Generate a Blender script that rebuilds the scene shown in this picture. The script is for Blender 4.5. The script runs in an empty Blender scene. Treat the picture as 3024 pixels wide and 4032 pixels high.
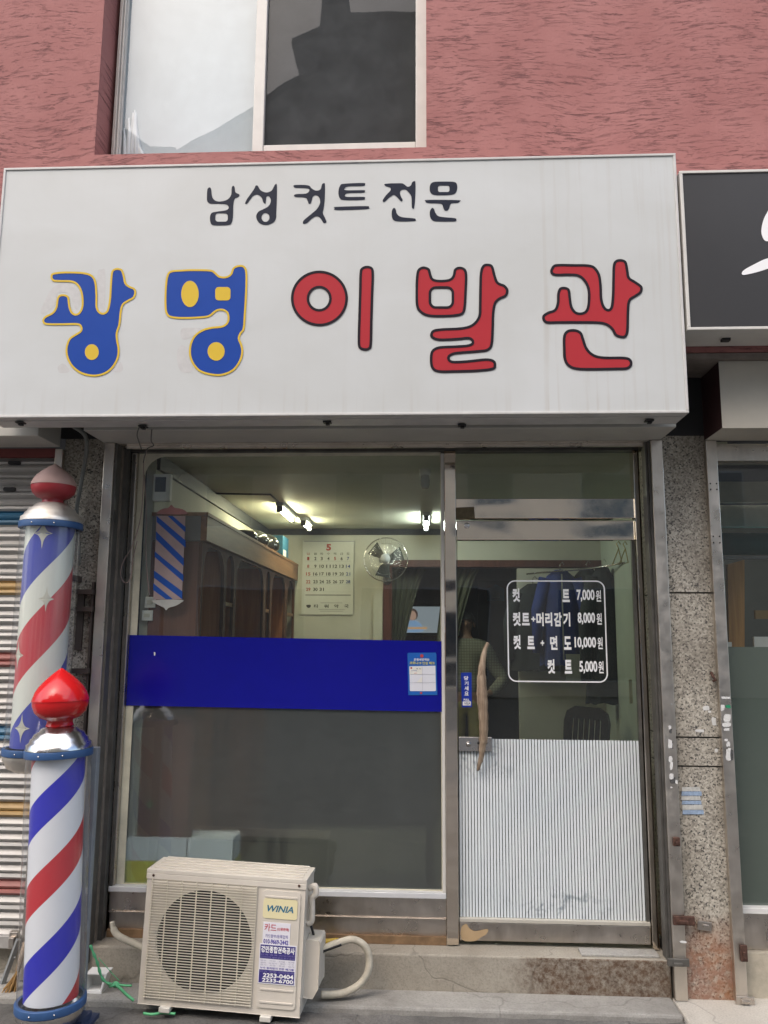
import bpy, bmesh, math, random
from mathutils import Vector, Matrix
from mathutils.geometry import tessellate_polygon
R = math.radians
S = bpy.context.scene
C = S.collection
random.seed(7)

# ------------------------------------------------------------------ camera
CAM = Vector((0, -4.15, 1.68)); FPX = 3200.0
ROT = Matrix.Rotation(R(2.842), 3, 'Z') @ Matrix.Rotation(R(90 + 8.715), 3, 'X') @ Matrix.Rotation(R(0.374), 3, 'Z')
cd = bpy.data.cameras.new('camera'); cam = bpy.data.objects.new('camera', cd); C.objects.link(cam)
cam.location = CAM; cam.rotation_euler = ROT.to_euler()
cd.sensor_fit = 'VERTICAL'; cd.sensor_height = 36; cd.sensor_width = 27
cd.lens = FPX / 4032 * 36; cd.clip_start = 0.05; cd.clip_end = 500
S.camera = cam

# ------------------------------------------------------------------ sky and sun (bright overcast)
w = bpy.data.worlds.new('World'); S.world = w; w.use_nodes = True
wn = w.node_tree.nodes; wl = w.node_tree.links
sky = wn.new('ShaderNodeTexSky'); sky.sky_type = 'NISHITA'; sky.sun_disc = False
sky.sun_elevation = R(52); sky.sun_rotation = R(205); sky.dust_density = 3.0; sky.air_density = 1.0; sky.ozone_density = 1.0
bg = wn['Background']; bg.inputs['Strength'].default_value = 0.15
wl.new(sky.outputs[0], bg.inputs['Color'])
sd = bpy.data.lights.new('sun', 'SUN'); sd.energy = 1.5; sd.angle = R(120); sd.color = (1, 0.91, 0.77)
sun = bpy.data.objects.new('sun', sd); C.objects.link(sun)
az, el = R(205), R(52)
sdir = Vector((math.sin(az) * math.cos(el), math.cos(az) * math.cos(el), math.sin(el)))
sun.rotation_euler = (-sdir).to_track_quat('-Z', 'Y').to_euler(); sun.location = (0, -6, 12)
S.view_settings.view_transform = 'Standard'; S.view_settings.look = 'None'
S.view_settings.exposure = 1.2; S.view_settings.gamma = 1
S.cycles.use_denoising = True
S.cycles.max_bounces = 10; S.cycles.transparent_max_bounces = 16
S.cycles.caustics_reflective = False

# ------------------------------------------------------------------ pixel -> point on a real plane
def ray(x, y): return ROT @ Vector(((x - 1512) / FPX, -(y - 2016) / FPX, -1))
def at(x, y, Y):
    d = ray(x, y); return CAM + d * ((Y - CAM.y) / d.y)
def atx(x, y, X):
    d = ray(x, y); return CAM + d * ((X - CAM.x) / d.x)
def atz(x, y, Z):
    d = ray(x, y); return CAM + d * ((Z - CAM.z) / d.z)

# ------------------------------------------------------------------ materials
def srgb(r, g, b):
    f = lambda c: (c / 255 / 12.92) if c <= 10 else ((c / 255 + 0.055) / 1.055) ** 2.4
    return (f(r), f(g), f(b))
class NT:
    def __init__(s, name):
        s.m = bpy.data.materials.new(name); s.m.use_nodes = True
        s.n = s.m.node_tree.nodes; s.l = s.m.node_tree.links
        s.p = s.n['Principled BSDF']; s.out = s.n['Material Output']
        s.tc = s.n.new('ShaderNodeTexCoord')
    def vec(s, scale=(1, 1, 1), rot=(0, 0, 0), loc=(0, 0, 0), src=None):
        mp = s.n.new('ShaderNodeMapping'); mp.inputs['Scale'].default_value = scale
        mp.inputs['Rotation'].default_value = rot; mp.inputs['Location'].default_value = loc
        s.l.new(src or s.tc.outputs['Object'], mp.inputs['Vector']); return mp.outputs[0]
    def noise(s, vec, scale=5, detail=4, rough=0.55, dist=0):
        t = s.n.new('ShaderNodeTexNoise'); t.inputs['Scale'].default_value = scale
        t.inputs['Detail'].default_value = detail; t.inputs['Roughness'].default_value = rough
        t.inputs['Distortion'].default_value = dist; s.l.new(vec, t.inputs['Vector']); return t.outputs['Fac']
    def ramp(s, fac, a, b, ca=(0, 0, 0), cb=(1, 1, 1)):
        r = s.n.new('ShaderNodeValToRGB'); e = r.color_ramp.elements
        e[0].position = a; e[1].position = b; e[0].color = (*ca, 1); e[1].color = (*cb, 1)
        s.l.new(fac, r.inputs[0]); return r.outputs[0]
    def mix(s, fac, a, b, mode='MIX'):
        m = s.n.new('ShaderNodeMix'); m.data_type = 'RGBA'; m.blend_type = mode
        for k, v in ((0, fac), (6, a), (7, b)):
            if hasattr(v, 'is_linked'): s.l.new(v, m.inputs[k])
            elif isinstance(v, (int, float)): m.inputs[k].default_value = v
            else: m.inputs[k].default_value = (*v, 1)
        return m.outputs[2]
    def math(s, op, a, b=0.0):
        m = s.n.new('ShaderNodeMath'); m.operation = op
        for k, v in ((0, a), (1, b)):
            if hasattr(v, 'is_linked'): s.l.new(v, m.inputs[k])
            else: m.inputs[k].default_value = v
        return m.outputs[0]
    def sep(s, vec):
        x = s.n.new('ShaderNodeSeparateXYZ'); s.l.new(vec, x.inputs[0]); return x.outputs
    def bump(s, h, strength=0.3, dist=0.01):
        b = s.n.new('ShaderNodeBump'); b.inputs['Strength'].default_value = strength; b.inputs['Distance'].default_value = dist
        s.l.new(h, b.inputs['Height']); s.l.new(b.outputs[0], s.p.inputs['Normal']); return b.outputs[0]
    def col(s, c):
        if hasattr(c, 'is_linked'): s.l.new(c, s.p.inputs['Base Color'])
        else: s.p.inputs['Base Color'].default_value = (*c, 1)
    def set(s, rough=None, metal=None, spec=None):
        if rough is not None:
            if hasattr(rough, 'is_linked'): s.l.new(rough, s.p.inputs['Roughness'])
            else: s.p.inputs['Roughness'].default_value = rough
        if metal is not None: s.p.inputs['Metallic'].default_value = metal
        if spec is not None: s.p.inputs['Specular IOR Level'].default_value = spec
MC = {}
def plain(name, c, rough=0.5, metal=0.0, var=0.12, scale=9, bump=0.0, bscale=60, spec=0.5):
    """one colour with uneven wear"""
    if name in MC: return MC[name]
    t = NT(name); v = t.vec()
    n = t.noise(v, scale, 5, 0.6)
    d = tuple(x * (1 - var) for x in c); u = tuple(min(1, x * (1 + var)) for x in c)
    t.col(t.ramp(n, 0.3, 0.7, d, u)); t.set(rough, metal, spec)
    if bump: t.bump(t.noise(v, bscale, 4), bump, 0.004)
    MC[name] = t.m; return t.m
def emit(name, c, st):
    if name in MC: return MC[name]
    t = NT(name); t.col((0.8, 0.8, 0.8)); t.p.inputs['Emission Color'].default_value = (*c, 1); t.p.inputs['Emission Strength'].default_value = st
    MC[name] = t.m; return t.m
def glass(name, tint=(0.9, 0.94, 0.92), base=0.085, haze=0.0, hazecol=(0.5, 0.5, 0.5), wob=0.0, rough=0.0, streak=False):
    t = NT(name); n, l = t.n, t.l
    tr = n.new('ShaderNodeBsdfTransparent'); tr.inputs[0].default_value = (*tint, 1)
    gl = n.new('ShaderNodeBsdfGlossy'); gl.inputs['Roughness'].default_value = rough
    lw = n.new('ShaderNodeLayerWeight'); lw.inputs[0].default_value = 0.5
    f = t.math('POWER', lw.outputs['Facing'], 5.0); f = t.math('MULTIPLY', f, 0.9); f = t.math('ADD', f, base)
    if wob:
        b = n.new('ShaderNodeBump'); b.inputs['Strength'].default_value = wob; b.inputs['Distance'].default_value = 0.02
        l.new(t.noise(t.vec(), 2.2, 1), b.inputs['Height']); l.new(b.outputs[0], gl.inputs['Normal'])
    mx = n.new('ShaderNodeMixShader'); l.new(f, mx.inputs[0])
    src = tr
    if haze:
        df = n.new('ShaderNodeBsdfDiffuse'); df.inputs[0].default_value = (*hazecol, 1)
        m2 = n.new('ShaderNodeMixShader')
        nz = t.ramp(t.noise(t.vec((1, 1, 0.35) if streak else (1, 1, 1)), 6, 6, 0.65), 0.25, 0.8, (haze * 0.6,) * 3, (min(1, haze * 1.4),) * 3)
        l.new(nz, m2.inputs[0]); l.new(tr.outputs[0], m2.inputs[1]); l.new(df.outputs[0], m2.inputs[2]); src = m2
    l.new(src.outputs[0], mx.inputs[1]); l.new(gl.outputs[0], mx.inputs[2]); l.new(mx.outputs[0], t.out.inputs[0])
    return t.m

def m_stucco():
    t = NT('pink trowelled stucco'); v = t.vec()
    flow = t.n.new('ShaderNodeTexNoise'); flow.inputs['Scale'].default_value = 0.9; flow.inputs['Detail'].default_value = 1
    t.l.new(v, flow.inputs['Vector'])
    va = t.n.new('ShaderNodeVectorMath'); va.operation = 'MULTIPLY_ADD'
    t.l.new(flow.outputs['Color'], va.inputs[0]); va.inputs[1].default_value = (0.12, 0.0, 0.30); t.l.new(v, va.inputs[2])
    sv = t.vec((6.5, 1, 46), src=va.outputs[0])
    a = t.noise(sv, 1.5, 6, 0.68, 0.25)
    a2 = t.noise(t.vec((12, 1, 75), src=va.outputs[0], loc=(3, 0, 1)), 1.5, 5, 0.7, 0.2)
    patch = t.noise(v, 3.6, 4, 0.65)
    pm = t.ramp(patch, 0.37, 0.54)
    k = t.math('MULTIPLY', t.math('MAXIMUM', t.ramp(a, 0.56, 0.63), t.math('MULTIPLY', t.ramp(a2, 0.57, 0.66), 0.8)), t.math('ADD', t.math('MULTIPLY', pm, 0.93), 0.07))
    fine = t.noise(v, 75, 4, 0.6)
    c = t.mix(t.ramp(t.noise(v, 3.1, 4), 0.3, 0.75), (0.335, 0.138, 0.128), (0.42, 0.19, 0.176))
    c = t.mix(t.math('MULTIPLY', fine, 0.25), c, (0.28, 0.118, 0.112))
    c = t.mix(t.math('MULTIPLY', k, 0.8), c, (0.145, 0.06, 0.06))  # groove shade and settled dirt, painted in as darker streaks
    drip = t.ramp(t.noise(t.vec((5, 1, 0.4)), 1.5, 4), 0.55, 0.8)
    c = t.mix(t.math('MULTIPLY', drip, 0.10), c, (0.23, 0.12, 0.11))
    t.col(c); t.set(0.8, 0, 0.3)
    h = t.math('SUBTRACT', t.math('MULTIPLY', fine, 0.35), t.math('MULTIPLY', k, 1.0))
    t.bump(h, 0.55, 0.010); return t.m
def m_granite():
    t = NT('speckled granite'); v = t.vec()
    vo = t.n.new('ShaderNodeTexVoronoi'); vo.inputs['Scale'].default_value = 115; t.l.new(v, vo.inputs['Vector'])
    cs = t.sep(vo.outputs['Color'])
    base = t.ramp(cs[0], 0.0, 1.0, (0.25, 0.228, 0.19), (0.55, 0.51, 0.43))
    dark = t.ramp(t.noise(v, 90, 3, 0.6), 0.57, 0.63)
    c = t.mix(t.math('MULTIPLY', dark, 0.85), base, (0.055, 0.05, 0.045))
    sp = t.math('GREATER_THAN', cs[1], 0.93)
    c = t.mix(t.math('MULTIPLY', sp, 0.9), c, (0.04, 0.04, 0.04))
    dirt = t.ramp(t.noise(t.vec((1.5, 1.5, 0.9)), 2.6, 5, 0.6), 0.42, 0.72)
    c = t.mix(t.math('MULTIPLY', dirt, 0.62), c, (0.13, 0.108, 0.082))
    z = t.sep(t.tc.outputs['Object'])[2]
    rn = t.noise(v, 7, 5, 0.65)
    rust = t.ramp(t.math('ADD', z, t.math('MULTIPLY', rn, 0.35)), 0.40, 0.58, (1, 1, 1), (0, 0, 0))
    rust = t.math('MULTIPLY', rust, t.ramp(t.noise(v, 28, 4, 0.7), 0.3, 0.6, (0.2,) * 3, (0.85,) * 3))
    c = t.mix(rust, c, t.mix(t.ramp(rn, .35, .6), (0.30, 0.115, 0.035), (0.27, 0.135, 0.09)))
    t.col(c); t.set(0.62, 0, 0.4); t.bump(t.noise(v, 80, 3), 0.25, 0.004); return t.m
def m_concrete(name, a, b, stain=(0.1, 0.09, 0.08), sk=0.5, rust=False, bump=0.5):
    t = NT(name); v = t.vec()
    c = t.mix(t.ramp(t.noise(v, 2.7, 6, 0.6), 0.3, 0.72), a, b)
    c = t.mix(t.math('MULTIPLY', t.ramp(t.noise(v, 120, 2, 0.6), 0.45, 0.75), 0.45), c, tuple(x * 0.55 for x in a))
    c = t.mix(t.math('MULTIPLY', t.ramp(t.noise(v, 1.3, 6, 0.7, 0.6), 0.5, 0.68), sk), c, stain)
    ck = t.n.new('ShaderNodeTexVoronoi'); ck.feature = 'DISTANCE_TO_EDGE'; ck.inputs['Scale'].default_value = 0.9
    dv = t.n.new('ShaderNodeVectorMath'); dv.operation = 'MULTIPLY_ADD'
    nz = t.n.new('ShaderNodeTexNoise'); nz.inputs['Scale'].default_value = 5; t.l.new(v, nz.inputs['Vector'])
    t.l.new(nz.outputs['Color'], dv.inputs[0]); dv.inputs[1].default_value = (0.35,) * 3; t.l.new(v, dv.inputs[2]); t.l.new(dv.outputs[0], ck.inputs['Vector'])
    crack = t.ramp(ck.outputs['Distance'], 0.0, 0.008, (1, 1, 1), (0, 0, 0))
    c = t.mix(t.math('MULTIPLY', crack, 0.3), c, (0.05, 0.045, 0.04))
    if rust:
        x = t.sep(t.tc.outputs['Object'])[0]
        k = t.ramp(t.math('ADD', x, t.math('MULTIPLY', t.noise(v, 3, 5, 0.6), 0.7)), 0.78, 1.12)
        k = t.math('MULTIPLY', k, t.ramp(t.noise(v, 30, 6, 0.75), 0.35, 0.6, (0.25,) * 3, (0.95,) * 3))
        zz = t.sep(t.tc.outputs['Object'])[2]
        k = t.math('MULTIPLY', k, t.math('LESS_THAN', zz, 0.172))
        c = t.mix(k, c, t.mix(t.noise(v, 14, 4), (0.045, 0.025, 0.016), (0.15, 0.088, 0.05)))
    t.col(c); t.set(0.85, 0, 0.3)
    h = t.math('SUBTRACT', t.noise(v, 38, 6, 0.7), t.math('MULTIPLY', crack, 0.4)); t.bump(h, bump, 0.012); return t.m
def m_steel(name, c=(0.62, 0.59, 0.56), rough=0.17, wob=0.35, brush=0.0, grime=0.25, warp=(2.2, 1, 3.0)):
    t = NT(name); v = t.vec()
    g = t.ramp(t.noise(t.vec((1, 1, 0.4)), 9, 6, 0.65), 0.42, 0.8)
    t.col(t.mix(t.math('MULTIPLY', g, grime), c, (0.2, 0.17, 0.14)))
    t.set(t.ramp(t.noise(v, 12, 5, 0.6), 0.3, 0.75, (rough * 0.7,) * 3, (min(1, rough * 1.7),) * 3), 1.0)
    t.bump(t.noise(t.vec(warp), 1.6, 1.5), wob, 0.03); return t.m
def m_sign():
    t = NT('white sign vinyl'); v = t.vec()
    rub = t.ramp(t.noise(t.vec((1.1, 1, 1.6)), 1.5, 5, 0.55, 0.4), 0.35, 0.7)
    c = t.mix(rub, (0.535, 0.548, 0.535), (0.582, 0.60, 0.595))
    st = t.ramp(t.noise(t.vec((16, 1, 0.55)), 1.4, 5, 0.6), 0.52, 0.78)
    x, y, z = t.sep(t.tc.outputs['Object'])[:3]
    edge = t.ramp(x, 0.9, 1.02)
    edge = t.mix(edge, (0.04,) * 3, (0.4,) * 3)
    low = t.ramp(z, 0.0, 0.16, (0.4,) * 3, (0.0,) * 3)
    k = t.math('MULTIPLY', st, t.math('ADD', edge, low))
    c = t.mix(k, c, (0.40, 0.35, 0.29))
    t.col(c); t.set(0.38, 0, 0.4); t.bump(t.noise(t.vec((1, 1, 1)), 1.4, 2), 0.12, 0.02); return t.m
def m_helix(name, cols, period, fr, turn, fade):
    """cols around a drum: helical bands of given fractions; object z runs along the drum"""
    t = NT(name); x, y, z = t.sep(t.tc.outputs['Object'])[:3]
    ang = t.math('ARCTAN2', x, t.math('MULTIPLY', y, -1.0))
    a = t.math('MULTIPLY', ang, 1 / (2 * math.pi))
    f = t.math('FRACT', t.math('ADD', t.math('SUBTRACT', t.math('MULTIPLY', z, 1 / period), a), turn))
    r = t.n.new('ShaderNodeValToRGB'); r.color_ramp.interpolation = 'CONSTANT'
    e = r.color_ramp.elements
    pos = 0
    for i, (c, q) in enumerate(zip(cols, fr)):
        el_ = e[0] if i == 0 else (e[1] if i == 1 else e.new(pos))
        el_.position = pos; el_.color = (*c, 1); pos += q
    t.l.new(f, r.inputs[0]); c = r.outputs[0]
    # thin printed line in the middle of the white bands
    v = t.vec()
    c = t.mix(t.math('MULTIPLY', t.ramp(t.noise(t.vec((6, 6, 0.7)), 3, 4), 0.4, 0.75), fade), c, (0.55, 0.55, 0.52))
    t.col(c); t.set(0.3, 0, 0.5); return t.m
def m_wood(name, a, b, axis='z', rough=0.45, sc=1.0):
    t = NT(name); s = {'z': (22 * sc, 22 * sc, 1.3 * sc), 'x': (1.3 * sc, 22 * sc, 22 * sc), 'y': (22 * sc, 1.3 * sc, 22 * sc)}[axis]
    n = t.noise(t.vec(s), 1.6, 6, 0.6, 0.7)
    t.col(t.ramp(n, 0.3, 0.72, a, b)); t.set(rough, 0, 0.4); t.bump(n, 0.15, 0.003); return t.m
def m_rib():
    """film of white ribs with clear gaps on the door glass"""
    t = NT('ribbed white film'); n, l = t.n, t.l
    x, y, z = t.sep(t.tc.outputs['Object'])[:3]
    f = t.math('FRACT', t.math('MULTIPLY', x, 1 / 0.0155))
    gap = t.math('LESS_THAN', f, 0.27)
    v = t.vec()
    sm = t.ramp(t.noise(t.vec((1, 1, 1.0)), 13, 7, 0.78, 0.5), 0.5, 0.62)
    # wear is gathered near the handle and along the lower edge
    def blob(cx, cz, rx, rz):
        a = t.math('POWER', t.math('MULTIPLY', t.math('SUBTRACT', x, cx), 1 / rx), 2.0)
        b = t.math('POWER', t.math('MULTIPLY', t.math('SUBTRACT', z, cz), 1 / rz), 2.0)
        return t.ramp(t.math('ADD', a, b), 0.1, 1.0, (1, 1, 1), (0, 0, 0))
    wear = t.math('MAXIMUM', blob(-0.33, 0.86, 0.17, 0.13), blob(0.03, 0.17, 0.30, 0.10))
    wear = t.math('ADD', t.math('MULTIPLY', wear, 0.75), 0.05)
    k = t.math('MULTIPLY', sm, wear)
    c = t.mix(k, t.mix(t.ramp(t.noise(v, 2.2, 3), 0.3, 0.7), (0.68, 0.74, 0.77), (0.77, 0.81, 0.82)), (0.16, 0.21, 0.26))
    t.col(c); t.set(0.28, 0, 0.5)
    gb = n.new('ShaderNodeBsdfTransparent'); gb.inputs[0].default_value = (0.22, 0.26, 0.27, 1)
    mx = n.new('ShaderNodeMixShader'); l.new(t.math('MULTIPLY', gap, 0.92), mx.inputs[0])
    l.new(t.p.outputs[0], mx.inputs[1]); l.new(gb.outputs[0], mx.inputs[2]); l.new(mx.outputs[0], t.out.inputs[0]); return t.m
def m_frost(name, c=(0.11, 0.115, 0.11), k=0.5, rough=0.38, tint=(0.55, 0.56, 0.53), clear=0.6):
    t = NT(name); n, l = t.n, t.l; v = t.vec()
    rf = n.new('ShaderNodeBsdfRefraction'); rf.inputs['Color'].default_value = (*tint, 1); rf.inputs['Roughness'].default_value = rough; rf.inputs['IOR'].default_value = 1.12
    sm = t.ramp(t.noise(t.vec((3, 1, 0.6)), 3.2, 6, 0.7), 0.66, 0.8)
    t.col(t.mix(t.math('MULTIPLY', sm, 0.35), c, (0.3, 0.3, 0.29))); t.set(0.22, 0, 0.45)
    mx = n.new('ShaderNodeMixShader'); mx.inputs[0].default_value = k
    tb = n.new('ShaderNodeBsdfTransparent'); tb.inputs[0].default_value = (*tint, 1); m0 = n.new('ShaderNodeMixShader'); m0.inputs[0].default_value = clear
    l.new(rf.outputs[0], m0.inputs[1]); l.new(tb.outputs[0], m0.inputs[2]); l.new(m0.outputs[0], mx.inputs[1]); l.new(t.p.outputs[0], mx.inputs[2]); l.new(mx.outputs[0], t.out.inputs[0]); return t.m
def m_check():
    t = NT('olive checked cloth'); x, y, z = t.sep(t.tc.outputs['Object'])[:3]
    a = t.math('LESS_THAN', t.math('FRACT', t.math('MULTIPLY', x, 38)), 0.22)
    b = t.math('LESS_THAN', t.math('FRACT', t.math('MULTIPLY', z, 38)), 0.22)
    t.col(t.mix(t.math('MULTIPLY', t.math('MAXIMUM', a, b), 0.7), (0.24, 0.24, 0.18), (0.10, 0.10, 0.075))); t.set(0.9); return t.m

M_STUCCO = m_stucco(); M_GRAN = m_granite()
M_STEP = m_concrete('step concrete', (0.30, 0.27, 0.22), (0.40, 0.37, 0.31), sk=0.35, rust=True, bump=0.35)
M_SLAB = m_concrete('pavement concrete', (0.30, 0.29, 0.265), (0.42, 0.41, 0.38), sk=0.45, bump=0.4)
M_ROAD = m_concrete('rough old paving', (0.10, 0.098, 0.093), (0.22, 0.213, 0.20), sk=0.6, bump=1.0)
M_STEEL = m_steel('polished stainless steel'); M_STEELW = m_steel('warped mirror steel', (0.82, 0.73, 0.63), 0.07, 0.30, grime=0.0, warp=(0.9, 1, 2.2))
M_STEELD = m_steel('dull stainless steel', (0.60, 0.55, 0.50), 0.3, 0.2, grime=0.45)
M_ALU = m_steel('brushed aluminium rail', (0.70, 0.645, 0.575), 0.32, 0.12, grime=0.35)
M_ALUW = plain('pale aluminium frame', (0.62, 0.60, 0.56), 0.4, 0.0, 0.06)
M_ALUD = plain('dark aluminium channel', (0.12, 0.115, 0.105), 0.45, 0.4, 0.3)
M_SIGN = m_sign()
M_GREYB = plain('grey painted sheet', (0.47, 0.46, 0.42), 0.5, 0.0, 0.1, 3)
M_CREAM = plain('cream sheet metal', (0.50, 0.47, 0.40), 0.5, 0.0, 0.1, 3)
M_MAROON = plain('maroon paint', (0.16, 0.035, 0.032), 0.6, 0, 0.2)
M_BLACK = plain('black plastic', (0.012, 0.012, 0.013), 0.4)
M_DARK = plain('dark void', (0.02, 0.02, 0.022), 0.7)
M_RUST = plain('rusted iron', (0.085, 0.042, 0.03), 0.8, 0.2, 0.6, 60, 0.6)
M_NAVYINK = plain('dark navy vinyl', (0.022, 0.026, 0.042), 0.35, var=0.03, spec=0.15)
M_INK = plain('black vinyl', (0.022, 0.018, 0.024), 0.35, var=0.03, spec=0.15)
M_REDV = plain('red vinyl', (0.42, 0.036, 0.046), 0.35, var=0.03, spec=0.2)
M_BLUEV = plain('blue vinyl', (0.016, 0.064, 0.33), 0.35, var=0.03, spec=0.2)
M_YELV = plain('yellow vinyl', (0.66, 0.46, 0.055), 0.35, var=0.03, spec=0.2)
M_GHOST = plain('faint glue ghost', (0.52, 0.515, 0.505), 0.5, var=0.08, scale=30)
M_WHITEV = plain('white vinyl', (0.88, 0.88, 0.88), 0.4, var=0.02)
M_BAND = plain('deep blue film', (0.004, 0.005, 0.25), 0.22, var=0.04)
M_WHITEP = plain('white paint', (0.72, 0.72, 0.70), 0.4, var=0.05)
M_WALLIN = plain('cream interior wall', (0.52, 0.51, 0.43), 0.7, var=0.06, scale=3)
M_CEIL = plain('ceiling board', (0.58, 0.59, 0.49), 0.6, var=0.05, scale=3)
M_TRIM = plain('dark blue trim', (0.012, 0.016, 0.024), 0.5)
M_FLOORIN = plain('dark floor tile', (0.10, 0.10, 0.095), 0.5)
M_GREYP = plain('grey plastic', (0.30, 0.31, 0.32), 0.5)
M_BEIGE = plain('aged beige casing', (0.62, 0.575, 0.50), 0.42, var=0.07, scale=5)
M_GRILLE = plain('cream wire', (0.62, 0.58, 0.48), 0.4, var=0.06)
M_CHROME = m_steel('spun aluminium', (0.72, 0.70, 0.68), 0.2, 0.05, grime=0.12)

# ------------------------------------------------------------------ mesh helper
class MB:
    def __init__(s): s.v = []; s.f = []; s.m = []; s.s = []
    def add(s, vs, fs, mat=0, smooth=False):
        b = len(s.v); s.v += [Vector(p) for p in vs]
        for f in fs: s.f.append([b + i for i in f]); s.m.append(mat); s.s.append(smooth)
        return s
    def box(s, x0, x1, y0, y1, z0, z1, mat=0, rot=None, piv=None):
        vs = [Vector((x, y, z)) for z in (z0, z1) for y in (y0, y1) for x in (x0, x1)]
        if rot is not None:
            p = Vector(piv if piv is not None else ((x0 + x1) / 2, (y0 + y1) / 2, (z0 + z1) / 2)); vs = [rot @ (q - p) + p for q in vs]
        return s.add(vs, [(0, 2, 3, 1), (4, 5, 7, 6), (0, 1, 5, 4), (2, 6, 7, 3), (0, 4, 6, 2), (1, 3, 7, 5)], mat)
    def quad(s, a, b, c, d, mat=0): return s.add([a, b, c, d], [(0, 1, 2, 3)], mat)
    def prism(s, loops, y0, y1, mat=0, M=None):
        """loops of (x, z): first outer, others holes; extruded y0 (front) .. y1"""
        tri = tessellate_polygon([[Vector((x, z, 0)) for x, z in lp] for lp in loops])
        flat = [p for lp in loops for p in lp]; n = len(flat)
        vs = [Vector((x, y0, z)) for x, z in flat] + [Vector((x, y1, z)) for x, z in flat]
        if M: vs = [M @ q for q in vs]
        fs = []
        for a, b, c in tri:
            (ax, az), (bx, bz), (cx, cz) = flat[a], flat[b], flat[c]
            if (bx - ax) * (cz - az) - (cx - ax) * (bz - az) < 0: b, c = c, b
            fs.append((a, b, c)); fs.append((n + a, n + c, n + b))
        i = 0
        for lp in loops:
            k = len(lp)
            for j in range(k):
                p, q = i + j, i + (j + 1) % k; fs.append((p, q, n + q, n + p))
            i += k
        return s.add(vs, fs, mat)
    def tube(s, pts, r, n=8, mat=0, cap=True, smooth=True):
        pts = [Vector(p) for p in pts]; rs = r if isinstance(r, (list, tuple)) else [r] * len(pts)
        vs = []; up = Vector((0, 0, 1)); prev = None
        for i, p in enumerate(pts):
            t = (pts[min(i + 1, len(pts) - 1)] - pts[max(i - 1, 0)]).normalized()
            if prev is None:
                a = t.cross(up); a = a if a.length > 1e-3 else t.cross(Vector((1, 0, 0))); a.normalize()
            else: a = (prev - t * prev.dot(t)).normalized()
            prev = a; b = t.cross(a)
            for k in range(n):
                g = 2 * math.pi * k / n; vs.append(p + (a * math.cos(g) + b * math.sin(g)) * rs[i])
        fs = []
        for i in range(len(pts) - 1):
            for k in range(n):
                fs.append((i * n + k, i * n + (k + 1) % n, (i + 1) * n + (k + 1) % n, (i + 1) * n + k))
        if cap: fs.append(tuple(range(n))[::-1]); fs.append(tuple((len(pts) - 1) * n + k for k in range(n)))
        return s.add(vs, fs, mat, smooth)
    def lathe(s, prof, p0=(0, 0, 0), axis=(0, 0, 1), n=32, mat=0, smooth=True):
        """prof: (r, h) along axis"""
        ax = Vector(axis).normalized(); q = Vector((0, 0, 1)).rotation_difference(ax).to_matrix(); p0 = Vector(p0)
        vs = []; fs = []
        for r, h in prof:
            for k in range(n):
                g = 2 * math.pi * k / n; vs.append(p0 + q @ Vector((r * math.cos(g), r * math.sin(g), h)))
        for i in range(len(prof) - 1):
            for k in range(n):
                fs.append((i * n + k, i * n + (k + 1) % n, (i + 1) * n + (k + 1) % n, (i + 1) * n + k))
        return s.add(vs, fs, mat, smooth)
    def ellipsoid(s, c, r, n=16, mat=0):
        pr = [(math.sin(math.pi * i / 10), -math.cos(math.pi * i / 10)) for i in range(11)]
        vs = []; fs = []
        for a, h in pr:
            for k in range(n):
                g = 2 * math.pi * k / n; vs.append(Vector(c) + Vector((r[0] * a * math.cos(g), r[1] * a * math.sin(g), r[2] * h)))
        for i in range(10):
            for k in range(n): fs.append((i * n + k, i * n + (k + 1) % n, (i + 1) * n + (k + 1) % n, (i + 1) * n + k))
        return s.add(vs, fs, mat, True)
    def build(s, name, mats, parent=None, bev=0.0, local=False):
        mats = mats if isinstance(mats, (list, tuple)) else [mats]
        me = bpy.data.meshes.new(name)
        o = bpy.data.objects.new(name, me); C.objects.link(o)
        if parent is None and not local:
            xs = [v.x for v in s.v]; ys = [v.y for v in s.v]; org = Vector(((min(xs) + max(xs)) / 2, (min(ys) + max(ys)) / 2, min(v.z for v in s.v)))
            o.location = org
        elif parent is not None:
            root = parent
            while root.parent: root = root.parent
            o.parent = parent
            org = Vector((0, 0, 0)) if local else root.location.copy()
        else: org = Vector((0, 0, 0))
        me.from_pydata([v - org for v in s.v], [], s.f)
        for m in mats: me.materials.append(m)
        me.polygons.foreach_set('material_index', s.m); me.polygons.foreach_set('use_smooth', s.s)
        me.update()
        if bev:
            b = o.modifiers.new('bevel', 'BEVEL'); b.width = bev; b.segments = 2; b.limit_method = 'ANGLE'; b.angle_limit = R(40)
        return o
def tag(o, label=None, cat=None, group=None, kind=None):
    if label: o['label'] = label
    if cat: o['category'] = cat
    if group: o['group'] = group
    if kind: o['kind'] = kind
    return o
def thing(name, label, cat, loc=(0, 0, 0), rot=(0, 0, 0), group=None):
    o = bpy.data.objects.new(name, None); o.empty_display_size = 0.1; C.objects.link(o)
    o.location = loc; o.rotation_euler = rot; return tag(o, label, cat, group)
def boxpart(name, mat, parent, *b, bev=0.0): return MB().box(*b).build(name, mat, parent, bev)
def smoothloop(pts, k=4):
    out = []; n = len(pts)
    for i in range(n):
        p0, p1, p2, p3 = [Vector((*pts[(i + j - 1) % n], 0)) for j in range(4)]
        for q in range(k):
            t = q / k
            out.append(0.5 * ((2 * p1) + (p2 - p0) * t + (2 * p0 - 5 * p1 + 4 * p2 - p3) * t * t + (3 * p1 - p0 - 3 * p2 + p3) * t ** 3))
    return [(v.x, v.y) for v in out]
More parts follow.
